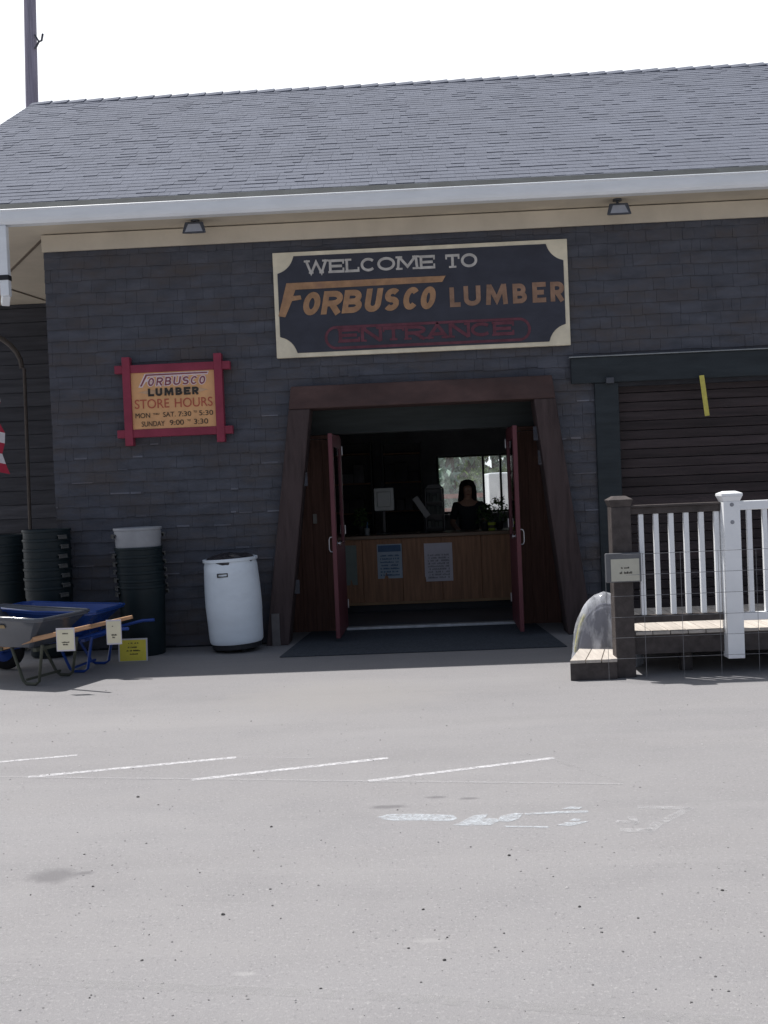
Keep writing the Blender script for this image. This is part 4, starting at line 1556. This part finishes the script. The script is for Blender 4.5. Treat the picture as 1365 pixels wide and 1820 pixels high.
# ------------------------------------------------------------------ wheelbarrows
def barrow(name, label, tray_mat, hmat, frame_mat, steel_handles):
    """local: +x to the handles, -x to the wheel"""
    t = thing(name, label, 'wheelbarrow')
    b = MB()
    rim = [(-.52, -.18), (-.45, -.27), (-.1, -.34), (.42, -.34), (.47, -.30), (.47, .30), (.42, .34), (-.1, .34), (-.45, .27), (-.52, .18)]
    bot = [(-.28, -.12), (-.25, -.15), (-.05, -.20), (.22, -.20), (.25, -.18), (.25, .18), (.22, .20), (-.05, .20), (-.25, .15), (-.28, .12)]
    n_ = len(rim)
    rz = lambda x: .62 + (-.02 if x > .2 else .03 if x < -.3 else 0)
    rings = []
    for f, zb in ((0, .33), (.06, .335), (.5, .48), (1.0, None)):
        rings.append([(bx_ + (rx_ - bx_) * f, by_ + (ry_ - by_) * f, (rz(rx_) if zb is None else zb)) for (rx_, ry_), (bx_, by_) in zip(rim, bot)])
    out_rim = [(x * 1.035, y * 1.05, rz(x) - .004) for x, y in rim]
    out_dn = [(x * 1.035, y * 1.05, rz(x) - .026) for x, y in rim]
    inner = [[(x * .985, y * .985, z_ + .004) for x, y, z_ in r_] for r_ in rings[:3]] + [[(x * .985, y * .985, z_ - .001) for x, y, z_ in rings[3]]]
    seq = [inner[0], inner[1], inner[2], inner[3], rings[3], out_rim, out_dn, [(x * 1.01, y * 1.01, z_ - .012) for x, y, z_ in rings[3]], rings[2], rings[1], rings[0]]
    vs = [p for r_ in seq for p in r_]
    fs_ = []
    for i in range(len(seq) - 1):
        for k in range(n_):
            fs_.append((i * n_ + k, (i + 1) * n_ + k, (i + 1) * n_ + (k + 1) % n_, i * n_ + (k + 1) % n_))
    fs_ += [tuple(range(n_)), tuple((len(seq) - 1) * n_ + k for k in range(n_ - 1, -1, -1))]
    b.add(vs, fs_)
    o = b.build('tray', tray_mat, t)
    sd_ = o.modifiers.new('round', 'BEVEL')
    sd_.width, sd_.segments, sd_.limit_method, sd_.angle_limit = .012, 3, 'ANGLE', R(20)
    o.data.shade_smooth()
    b = MB()
    b.tube([(x, y, z_ + .006) for x, y, z_ in out_rim + out_rim[:1]], .012, 8)
    b.build('tray_rim', tray_mat, o, smooth=True)
    for s in (-1, 1):
        b = MB()
        if steel_handles:
            b.tube([(-.62, s * .06, .2), (-.3, s * .14, .27), (.25, s * .24, .335), (.68, s * .30, .43), (.80, s * .305, .435)], .017, 10)
        else:
            b.bar((-.66, s * .09, .2), (.3, s * .22, .41), .038, .045)
            b.bar((.3, s * .22, .41), (.97, s * .30, .545), .038, .045, w1=.03, h1=.032)
        b.build('handle', hmat, t, bevel=.006, smooth=steel_handles)
    b = MB()
    b.lathe([(.10, -.04), (.16, -.045), (.19, -.025), (.197, 0), (.19, .025), (.16, .045), (.10, .04)], (0, 0, 0), 28)
    b.v = [(-.62 + x, z_, .198 + y) for x, y, z_ in b.v]
    wh = b.build('wheel', mat_rubber, t, smooth=True)
    b = MB()
    b.lathe([(.02, -.05), (.03, -.03), (.11, -.03), (.115, 0), (.11, .03), (.03, .03), (.02, .05)], (0, 0, 0), 20)
    b.v = [(-.62 + x, z_ * 1.6, .198 + y) for x, y, z_ in b.v]
    b.build('rim', frame_mat, wh, smooth=True)
    for s in (-1, 1):
        b = MB()
        b.tube([(.02, s * .19, .33), (.16, s * .22, .04), (.2, s * .225, .014), (.3, s * .225, .014), (.34, s * .225, .04), (.40, s * .235, .365)], .014, 8)
        b.build('leg', frame_mat, t, smooth=True)
    b = MB()
    for xx, yy, zz, w, h in ((.2, .225, .05, .02, .02), (-.1, .2, .31, .04, .03), (.3, .22, .315, .04, .03)):
        b = MB()
        b.bar((xx, -yy, zz), (xx, yy, zz), w, h)
        b.build('brace', frame_mat, t)
    return t


bg_ = barrow('wheelbarrow', 'grey tub wheelbarrow with pale wooden handles by the wall', tray_grey, ash, leg_olive, False)
nearp = P(160, 1120, 8.5)
ang = R(-20)
tip = Matrix.Rotation(ang, 3, 'Z') @ Vector((.97, -.30, 0))
bg_.location = (nearp.x - tip.x, 8.5 - tip.y, 0)
bg_.rotation_euler = (0, 0, ang)
b = MB()
b.box(-.2, .06, -.306, -.299, .515, .545)
b.v = [(x, -.20 - .14 * (z_ - .33) / .29 - .011 + (y + .302), z_) for x, y, z_ in b.v]
b.build('sticker', M('tan_sticker', (.36, .27, .15), .6, .15, 20), bg_)
bb = barrow('wheelbarrow', 'blue metal tray wheelbarrow with blue tube handles', tray_blue, blue_tube, blue_tube, True)
tp_ = P(200, 1095, 9.65)
ang2 = R(-8)
tip = Matrix.Rotation(ang2, 3, 'Z') @ Vector((.485, 0.0, 0))
bb.location = (tp_.x - tip.x, 9.65, 0)
bb.rotation_euler = (0, 0, ang2)
bb.scale = (1.0, 1.0, .96)


def card(name, x0, x1, y0, y1, Y, mat, label, cat, rows, tilt=0.0, border=None, group=None):
    a, c = P(x0, y1, Y), P(x1, y1, Y)
    zt_ = P(x0, y0, Y).z
    t = thing(name, label, cat, ((a.x + c.x) / 2, Y, a.z), group)
    b = MB()
    b.box(a.x, c.x, Y, Y + .004, a.z, zt_)
    b.build('card', border or mat, t, bevel=.001)
    w, h = c.x - a.x, zt_ - a.z
    if border:
        b = MB()
        b.box(a.x + w * .05, c.x - w * .05, Y - .002, Y - .0005, a.z + h * .06, zt_ - h * .06)
        b.build('face', mat, t)
    b = MB()
    for i, (u0, u1, v, hh) in enumerate(rows):
        scribble(b, IDF, a.x + w * u0, a.x + w * u1, a.z + h * v, h * hh, Y - .004, i + int(x0))
    b.build('print', ink_black, t)
    t.rotation_euler = (tilt, 0, 0)
    return t


card('price_tag', 101, 134, 1117, 1158, 8.42, cream_card, 'cream price tag hanging by the grey wheelbarrow', 'price tag', [(.35, .65, .74, .05), (.3, .7, .36, .06), (.36, .66, .26, .06)], 0, paper, 'price tags on the wheelbarrows')
card('price_tag', 190, 217, 1102, 1146, 9.05, cream_card, 'cream price tag hanging by the blue wheelbarrow', 'price tag', [(.4, .6, .72, .05), (.35, .7, .36, .06), (.4, .66, .26, .06)], 0, paper, 'price tags on the wheelbarrows')
ys = card('floor_sign', 211, 263, 1136, 1178, 9.95, yellow_card, 'yellow printed card standing on the ground before the green cans', 'sign', [(.35, .7, .78, .05), (.3, .65, .6, .06), (.28, .75, .46, .06), (.4, .68, .32, .05)], R(-4), paper)
yl = P(237, 1178, 9.95)
b = MB()
b.box(yl.x - .13, yl.x + .13, 9.955, 10.02, 0.001, .02)
b.build('foot', mat_black, ys)

# ------------------------------------------------------------------ porch: arch and flag
ar = thing('garden_arch', 'thin brown arch frame standing under the dark side porch', 'arch', (P(55, 930, 12.2).x, 12.2, 0))
Ya = 12.2
pA = P(47, 655, Ya)
xa = P(53, 930, Ya).x
b = MB()
b.tube([(xa, Ya, 0), (xa, Ya, 1.2), ((xa + pA.x) / 2, Ya, pA.z)], .022, 8)
b.build('post', arch_mat, ar, smooth=True)
b = MB()
wA = 1.5
b.tube([(xa - wA, Ya, 0), (xa - wA, Ya, 1.2), (xa - wA, Ya, pA.z)], .022, 8)
b.build('post', arch_mat, ar, smooth=True)
pts = []
for i in range(17):
    a = R(180 * i / 16)
    pts.append((xa - wA / 2 + wA / 2 * math.cos(a), Ya, pA.z + .5 * math.sin(a) + .01))
b = MB()
b.tube(pts, .03, 8)
b.build('arch_rail', arch_mat, ar, smooth=True)

fx1 = P(9, 780, 10.3).x
fz1, fz0 = P(5, 655, 10.3).z, P(5, 843, 10.3).z + .18
fgT = thing('flag', 'red and white striped flag hanging at the left edge of the porch', 'flag', (fx1 - 1.9, 10.3, 0))
fw_, fh_ = 1.85, 1.5
sg = fh_ / 13
for colr, rem, nm in ((flag_red, 0, 'red_stripes'), (flag_white, 1, 'white_stripes')):
    b = MB()
    for k in range(13):
        if k % 2 != rem: continue
        nseg = 36
        top, btm = fz0 + fh_ - k * sg, fz0 + fh_ - (k + 1) * sg
        pts_ = []
        for i in range(nseg + 1):
            u = i / nseg
            if k < 7 and u < .4: continue
            for z_ in (btm, top):
                v = (fz0 + fh_ - z_) / fh_
                x = fx1 - fw_ + u * (fw_ - .03 * math.cos(v * 22) * u - .05 * (1 - v) * u - .02)
                pts_.append((x, 10.3 + .06 * math.sin(u * 11 + v * 3) * u, z_ - .30 * u * u * (1 - .4 * v) + .10 * u * (1 - u)))
        m_ = len(pts_) // 2
        for i in range(m_ - 1):
            b.add([pts_[2 * i], pts_[2 * i + 2], pts_[2 * i + 3], pts_[2 * i + 1]], [(0, 1, 2, 3)])
    b.build(nm, colr, fgT, smooth=True)
b = MB()
b.box(fx1 - fw_ - .001, fx1 - fw_ + .4 * fw_, 10.3, 10.302, fz0 + fh_ - 7 * sg, fz0 + fh_)
b.build('canton', flag_blue, fgT)
b = MB()
b.tube([(fx1 - fw_ - .015, 10.3, 0), (fx1 - fw_ - .015, 10.3, fz0 + fh_ + .15)], .014, 10)
b.build('staff', white_metal, fgT, smooth=True)

# ------------------------------------------------------------------ deck display on the right
YD = 8.27
bpx = P(1107, 1100, YD).x
zc_b = P(1107, 884, YD).z
wpx, wzb, wzt = P(1303, 1100, YD - .05).x, P(1303, 1168, YD - .05).z, P(1297, 874, YD - .05).z
zdeck = P(1180, 1123, YD - .08).z
dX1_ = 5.2
YDB = 9.75
deck = thing('deck_display', 'raised sample deck with tan boards, dark skirt and railings', 'deck', (bpx, YD, 0))
b = MB()
x = bpx + .09
while x < dX1_:
    b.box(x, min(x + .136, dX1_), YD - .045, YDB, zdeck - .026, zdeck, rnd.random())
    x += .142
b.build('deck_boards', deck_tan, deck, tones=True, bevel=.004)
b = MB()
zb = P(1200, 1160, YD).z
b.box(bpx + .08, dX1_, YD - .015, YD + .025, zb, zdeck - .028)
b.box(bpx + .082, bpx + .12, YD + .027, YDB, zb, zdeck - .028)
b.box(bpx + .08, dX1_, YDB - .04, YDB - .002, zb, zdeck - .028)
b.build('deck_skirt', deck_brown, deck, bevel=.004)
for xx in (bpx + .5, bpx + 1.6, bpx + 2.7):
    for yy in (YD + .15, YDB - .15):
        b = MB()
        b.box(xx, xx + .09, yy, yy + .09, 0, zb + .1)
        b.build('deck_foot', deck_brown, deck)
b = MB()
pwid = .078
b.box(bpx - pwid, bpx + pwid, YD - pwid, YD + pwid, 0, zc_b - .075)
b.build('corner_post', deck_brown, deck, bevel=.006)
b = MB()
b.hexa([(bpx - pwid, YD - pwid, zc_b - .074), (bpx + pwid, YD - pwid, zc_b - .074), (bpx + pwid, YD + pwid, zc_b - .074), (bpx - pwid, YD + pwid, zc_b - .074),
        (bpx - .098, YD - .098, zc_b - .018), (bpx + .098, YD - .098, zc_b - .018), (bpx + .098, YD + .098, zc_b - .018), (bpx - .098, YD + .098, zc_b - .018)])
b.hexa([(bpx - .098, YD - .098, zc_b - .0175), (bpx + .098, YD - .098, zc_b - .0175), (bpx + .098, YD + .098, zc_b - .0175), (bpx - .098, YD + .098, zc_b - .0175),
        (bpx - .05, YD - .05, zc_b + .012), (bpx + .05, YD - .05, zc_b + .012), (bpx + .05, YD + .05, zc_b + .012), (bpx - .05, YD + .05, zc_b + .012)])
b.build('post_cap', deck_brown, deck, bevel=.003)


def white_post(x):
    b = MB()
    w2 = .066
    yy = YD - .05
    b.box(x - w2, x + w2, yy - w2, yy + w2, wzb, wzt - .075)
    b.build('white_post', vinyl, deck, bevel=.004)
    b = MB()
    b.hexa([(x - w2, yy - w2, wzt - .0745), (x + w2, yy - w2, wzt - .0745), (x + w2, yy + w2, wzt - .0745), (x - w2, yy + w2, wzt - .0745),
            (x - .082, yy - .082, wzt - .035), (x + .082, yy - .082, wzt - .035), (x + .082, yy + .082, wzt - .035), (x - .082, yy + .082, wzt - .035)])
    b.box(x - .084, x + .084, yy - .084, yy + .084, wzt - .0345, wzt - .012)
    b.hexa([(x - .082, yy - .082, wzt - .0118), (x + .082, yy - .082, wzt - .0118), (x + .082, yy + .082, wzt - .0118), (x - .082, yy + .082, wzt - .0118),
            (x - .04, yy - .04, wzt + .006), (x + .04, yy - .04, wzt + .006), (x + .04, yy + .04, wzt + .006), (x - .04, yy + .04, wzt + .006)])
    b.build('post_cap', vinyl, deck, bevel=.003)
    return yy - w2


yf = white_post(wpx)
white_post(wpx + 1.83)
for zz in (P(1297, 897, YD - .1).z, P(1298, 928, YD - .1).z):
    b = MB()
    b.tube([(wpx, yf - .003, zz), (wpx, yf - .0006, zz)], .016, 14)
    b.build('bolt_plug', M('grey_plug', (.3, .31, .34), .5), deck)
# brown and white railing
rz1, rz0 = P(1200, 895, YD).z, P(1200, 911, YD).z
lz1, lz0 = P(1200, 1091, YD).z, P(1200, 1104, YD).z
b = MB()
b.box(bpx + pwid + .001, wpx - .068, YD - .055, YD + .055, rz1 - .018, rz1)
b.box(bpx + pwid + .001, wpx - .068, YD - .03, YD + .03, rz0, rz1 - .019)
b.build('brown_top_rail', deck_brown, deck, bevel=.004)
b = MB()
b.box(bpx + pwid + .001, wpx - .068, YD - .03, YD + .03, lz0, lz1)
b.build('brown_bottom_rail', deck_brown, deck, bevel=.004)
xb0, xb1 = P(1141, 1000, YD).x, P(1275, 1000, YD).x
for i in range(6):
    x = xb0 + (xb1 - xb0) * i / 5
    b = MB()
    b.box(x - .02, x + .02, YD - .052, YD - .031, lz1 - .03, rz0 + .02) if False else b.box(x - .02, x + .02, YD - .02, YD + .02, lz1 + .001, rz0 - .001)
    b.build('baluster', vinyl, deck, bevel=.003)
wr1, wr0 = P(1345, 889, YD - .05).z, P(1345, 905, YD - .05).z
wl1, wl0 = P(1345, 1087, YD - .05).z, P(1345, 1101, YD - .05).z
yv = YD - .05
b = MB()
b.box(wpx + .067, wpx + 1.83 - .067, yv - .03, yv + .03, wr0, wr1)
b.build('white_top_rail', vinyl, deck, bevel=.006)
b = MB()
b.box(wpx + .067, wpx + 1.83 - .067, yv - .03, yv + .03, wl0, wl1)
b.build('white_bottom_rail', vinyl, deck, bevel=.006)
xw = P(1333.5, 1000, yv).x
for i in range(13):
    x = xw + i * .124
    if x > wpx + 1.73: break
    b = MB()
    b.box(x - .019, x + .019, yv - .019, yv + .019, wl1 + .001, wr0 - .001)
    b.build('baluster', vinyl, deck, bevel=.003)

# step at the left of the deck
step_ = thing('deck_step', 'low step with three tan boards beside the deck', 'step', (P(1055, 1203, 8.2).x, 8.2, 0))
sX0, sX1 = P(1012, 1190, 8.2).x, bpx - pwid - .004
sX1 = P(1099, 1190, 8.2).x
sZ = P(1055, 1171, 8.18).z
b = MB()
n = 3
f0, f1 = P(1011, 1172.5, z=sZ), P(1099.5, 1172.5, z=sZ)
k0, k1 = P(1031, 1147, z=sZ), P(1101, 1147, z=sZ)
fy, ky = (f0.y + f1.y) / 2, (k0.y + k1.y) / 2
for i in range(n):
    u0, u1 = i / n, (i + 1) / n
    fa, fb_ = f0.x + (f1.x - f0.x) * u0 + .003, f0.x + (f1.x - f0.x) * u1 - .003
    ka, kb_ = k0.x + (k1.x - k0.x) * u0 + .003, k0.x + (k1.x - k0.x) * u1 - .003
    b.hexa([(fa, fy, sZ - .026), (fb_, fy, sZ - .026), (kb_, ky, sZ - .026), (ka, ky, sZ - .026), (fa, fy, sZ), (fb_, fy, sZ), (kb_, ky, sZ), (ka, ky, sZ)], rnd.random())
b.build('step_boards', deck_tan, step_, tones=True, bevel=.003)
b = MB()
b.hexa([(f0.x + .004, fy + .006, .001), (f1.x - .004, fy + .006, .001), (k1.x - .004, ky - .006, .001), (k0.x + .004, ky - .006, .001),
        (f0.x + .004, fy + .006, sZ - .028), (f1.x - .004, fy + .006, sZ - .028), (k1.x - .004, ky - .006, sZ - .028), (k0.x + .004, ky - .006, sZ - .028)])
b.build('step_riser', deck_brown, step_, bevel=.003)

# wire panel standing before the deck
YWf = 8.1
wx = P(1084, 1060, YWf).x
wp = thing('wire_panel', 'galvanised wire mesh panel standing in front of the deck', 'fence panel', (wx, YWf, 0))
b = MB()
for py in (984.5, 1021, 1058.5, 1096, 1132.5, 1169.5):
    zz = P(1140, py, YWf).z
    b.tube([(wx + rnd.uniform(-.02, .02) + (.12 if py < 1050 else 0), YWf, zz), (wx + 1.2, YWf + rnd.uniform(-.004, .004), zz + rnd.uniform(-.004, .004)), (wx + 2.6, YWf, zz)], .0019, 5)
b.build('horizontal_wires', wire_mat, wp)
b = MB()
ztw = P(1140, 984, YWf).z
for i in range(9):
    xx = P(1149, 1180, YWf).x + i * .298 - .298
    b.tube([(xx, YWf + .004, 0), (xx, YWf + .004, ztw + .004)], .0019, 5)
b.build('vertical_wires', wire_mat, wp)

# sign on the corner post
Yq = YD - pwid - .045
c0, c1 = P(1078, 1036, Yq), P(1141, 1036, Yq)
zt0, zb0 = P(1108, 983, Yq).z, P(1108, 1035, Yq).z
ns = thing('post_sign', 'small cream printed sign in a grey frame on the brown post', 'sign', ((c0.x + c1.x) / 2, Yq, zb0))
b = MB()
b.box(c0.x, c1.x, Yq, Yq + .035, zb0, zt0)
b.build('frame', M('grey_sign_frame', (.14, .145, .155), .5, .15, 12), ns, bevel=.006)
w, h = c1.x - c0.x, zt0 - zb0
b = MB()
b.box(c0.x + w * .14, c1.x - w * .06, Yq - .003, Yq - .0005, zb0 + h * .04, zt0 - h * .2)
b.build('sign_face', M('ivory_sheet', (.52, .51, .43), .6, .05, 10), ns)
b = MB()
scribble(b, IDF, c0.x + w * .42, c0.x + w * .66, zb0 + h * .47, h * .055, Yq - .005, 4)
scribble(b, IDF, c0.x + w * .38, c0.x + w * .73, zb0 + h * .29, h * .075, Yq - .005, 9)
b.build('print', ink_black, ns)

# goods wrapped in clear film, leaning behind the step
Yf_ = 8.78
bgx, bgz = P(1078, 1140, Yf_).x, 0
wb = thing('wrapped_bundle', 'upright bundle wrapped in shiny clear film beside the brown post', 'bundle', (bgx, Yf_, 0))
zt_ = P(1080, 1052, Yf_).z
half = bgx - P(1017, 1150, Yf_).x
vs, fs_ = [], []
nz_, na = 26, 44
for i in range(nz_ + 1):
    f = i / nz_
    z_ = f * zt_
    rr_ = half * math.sqrt(max(0.0, 1 - max(0, (f - .05) / .95) ** 2.0)) ** .95 + .004
    for k in range(na):
        a = 2 * math.pi * k / na
        cr2 = 1 + .045 * math.sin(a * 7 + f * 2.5 + .8 * math.sin(f * 9)) + .03 * math.sin(a * 13 - f * 5) + rnd.uniform(-.006, .006)
        vs.append((bgx + .12 * f * 0 + rr_ * cr2 * math.cos(a), Yf_ + .17 * (1 - .6 * f) * cr2 * math.sin(a), z_))
for i in range(nz_):
    for k in range(na):
        fs_.append((i * na + k, i * na + (k + 1) % na, (i + 1) * na + (k + 1) % na, (i + 1) * na + k))
fs_ += [tuple(range(na - 1, -1, -1)), tuple(nz_ * na + k for k in range(na))]
b = MB()
b.add(vs, fs_)
b.build('film_wrap', film, wb, smooth=True)
b = MB()
for j, (sc_, yo) in enumerate(((.86, -.05), (.9, .0), (.84, .05))):
    poly = [(bgx + half * sc_ * math.cos(R(a)) * (1 if a not in (0, 180) else 1), .02 + (zt_ - .06) * sc_ * math.sin(R(a))) for a in range(0, 181, 10)]
    b.prism(poly, Yf_ + yo - .02, Yf_ + yo + .02, rnd.random())
b.build('wrapped_goods', M('grey_cushion_cloth', (.13, .13, .16), .8, .25, 8, tone=.3), wb, tones=True)
b = MB()
b.tube([(bgx + half * .93 * math.cos(R(a)), Yf_ - .02, .03 + (zt_ - .04) * .93 * math.sin(R(a))) for a in range(130, 171, 5)], .012, 6)
b.build('yellow_edge', yellow_tape, wb)

# ------------------------------------------------------------------ utility pole behind the roof
YU = 24.6
u0 = P(57, 185, YU)
up_ = thing('utility_pole', 'weathered wooden utility pole rising behind the roof', 'pole', (u0.x, YU, 0))
ut = P(53, 0, YU)
b = MB()
b.tube([(u0.x, YU, 0), (u0.x, YU, u0.z), (ut.x - .0, YU, ut.z), (ut.x - .02, YU, 17)], [.17, .15, .142, .13], 18)
b.build('pole_shaft', pole_mat, up_, smooth=True)
b = MB()
k0, k1 = P(64, 84, YU - .12), P(76, 60, YU - .12)
b.tube([P(62, 86, YU - .1), k0, P(69, 74, YU - .12), P(74, 72, YU - .12), k1], .025, 8)
b.tube([P(62, 62, YU - .1), P(69, 74, YU - .12)], .022, 8)
b.build('hook_bracket', grey_metal, up_, smooth=True)
b = MB()
b.box(u0.x - 1.2, u0.x + 1.2, YU - .26, YU - .15, 15.6, 15.72)
xa_ = b.build('crossarm', pole_mat, up_)
for k in range(4):
    b = MB()
    b.lathe([(.03, 0), (.05, .03), (.03, .05), (.055, .08), (.02, .12)], (u0.x - 1.05 + k * .7, YU - .2, 15.721), 12)
    b.build('insulator', grey_metal, xa_, smooth=True)

# ------------------------------------------------------------------ yard behind, seen through the rear window
def tree(x, y, h, w, mat, label, name, conifer=False, leaves=2600, seed=1):
    r_ = random.Random(seed)
    t = thing(name, label, 'tree', (x, y, 0), 'trees behind the store')
    b = MB()
    b.tube([(x, y, 0), (x + .05, y, h * .3), (x - .05, y + .05, h * .6), (x, y, h * .95)], [.2, .16, .1, .02], 10)
    if not conifer:
        for k in range(9):
            a, z_ = r_.uniform(0, 6.28), h * r_.uniform(.22, .6)
            b.tube([(x, y, z_), (x + w * .3 * math.cos(a), y + w * .3 * math.sin(a), z_ + .5), (x + w * .75 * math.cos(a), y + w * .75 * math.sin(a), z_ + h * .16)], [.08, .05, .015], 6)
    b.build('trunk', bark_mat, t, smooth=True)
    b = MB()
    cl = []
    for k in range(34):
        a, z_ = r_.uniform(0, 6.28), r_.uniform(.12, 1)
        rad = w * (1 - z_) ** .8 * .9 if conifer else w * math.sqrt(max(.05, 1 - ((z_ - .5) / .52) ** 2)) * .85
        q = r_.random() ** .5 * rad
        cl.append((x + q * math.cos(a), y + q * math.sin(a), h * z_, r_.uniform(.35, .75) * w * .38))
    for k in range(leaves):
        cx_, cy_, cz_, cr2 = r_.choice(cl)
        d = Vector((r_.gauss(0, 1), r_.gauss(0, 1), r_.gauss(0, .7)))
        d = d.normalized() * cr2 * r_.random() ** .4
        c = Vector((cx_, cy_, max(.4, cz_))) + d
        e = Euler((r_.uniform(0, 6), r_.uniform(0, 6), r_.uniform(0, 6))).to_matrix()
        l, w2 = r_.uniform(.12, .26), r_.uniform(.05, .1)
        b.add([c + e @ Vector(v) for v in ((-l, 0, 0), (0, -w2, .02), (l, 0, 0), (0, w2, .02))], [(0, 1, 2, 3)], r_.random())
    b.build('crown', mat, t, tones=True)
    return t


def atx(px, Y): return P(px, 860, Y).x


tree(atx(800, 34), 34, 6.2, 2.0, needle_mat, 'dark conifer behind the store seen at the window left', 'conifer_tree', True, 3000, 3)
tree(atx(838, 38), 38, 6.6, 2.4, leaf_mat, 'sunlit broadleaf tree in the middle of the rear window', 'broadleaf_tree', False, 3600, 4)
tree(atx(880, 41), 41, 6.8, 2.6, leaf_mat, 'pale green tree behind the white trailer', 'broadleaf_tree', False, 3600, 5)
tree(atx(915, 36), 36, 6.0, 2.0, needle_mat, 'dark conifer at the right of the rear window', 'conifer_tree', True, 2600, 6)
tree(atx(765, 40), 40, 6.8, 2.6, leaf_mat, 'broadleaf tree left of the conifer behind the store', 'broadleaf_tree', False, 3000, 8)

yl_ = MB()
yl_.add([(-12, 22, .003), (16, 22, .003), (16, 46, .003), (-12, 46, .003)], [(0, 1, 2, 3)])
yd = yl_.build('gravel_yard', M('pale_gravel', (.34, .30, .27), .95, .25, 4, bump=.5, bscale=30))
tag(yd, kind='structure')
Yt = 27.0
t0, t1 = P(869, 871, Yt), P(908, 839, Yt)
tl = thing('box_trailer', 'white box trailer parked behind the store', 'trailer', (t0.x, Yt, 0))
b = MB()
b.box(t0.x, t0.x + 3.2, Yt, Yt + 2, .55, t1.z)
b.build('trailer_body', M('white_trailer_paint', (.75, .76, .78), .4, .04, 2), tl, bevel=.04)
for k in range(2):
    b = MB()
    b.tube([(t0.x + 1.2 + k * .8, Yt - .05, .32), (t0.x + 1.2 + k * .8, Yt + .18, .32)], .32, 20)
    b.build('wheel', mat_rubber, tl, bevel=.02)
b = MB()
b.box(t0.x - 1.1, t0.x - .002, Yt + .92, Yt + 1.08, .45, .56)
b.build('tow_bar', grey_metal, tl)
fe = thing('rail_fence', 'reddish low rail fence across the yard behind the store', 'fence', (atx(850, 31), 31, 0))
b = MB()
xf0, xf1 = atx(700, 31), atx(1000, 31)
zz = P(850, 880, 31).z
b.box(xf0, xf1, 31, 31.05, zz - .07, zz + .07)
b.box(xf0, xf1, 31, 31.05, zz - .5, zz - .36)
b.build('rail', M('red_rail_paint', (.26, .11, .09), .8, .2, 3), fe)
for k in range(6):
    x = xf0 + (xf1 - xf0) * k / 5
    b = MB()
    b.box(x - .06, x + .06, 31.052, 31.17, 0, zz + .14)
    b.build('post', bark_mat, fe)
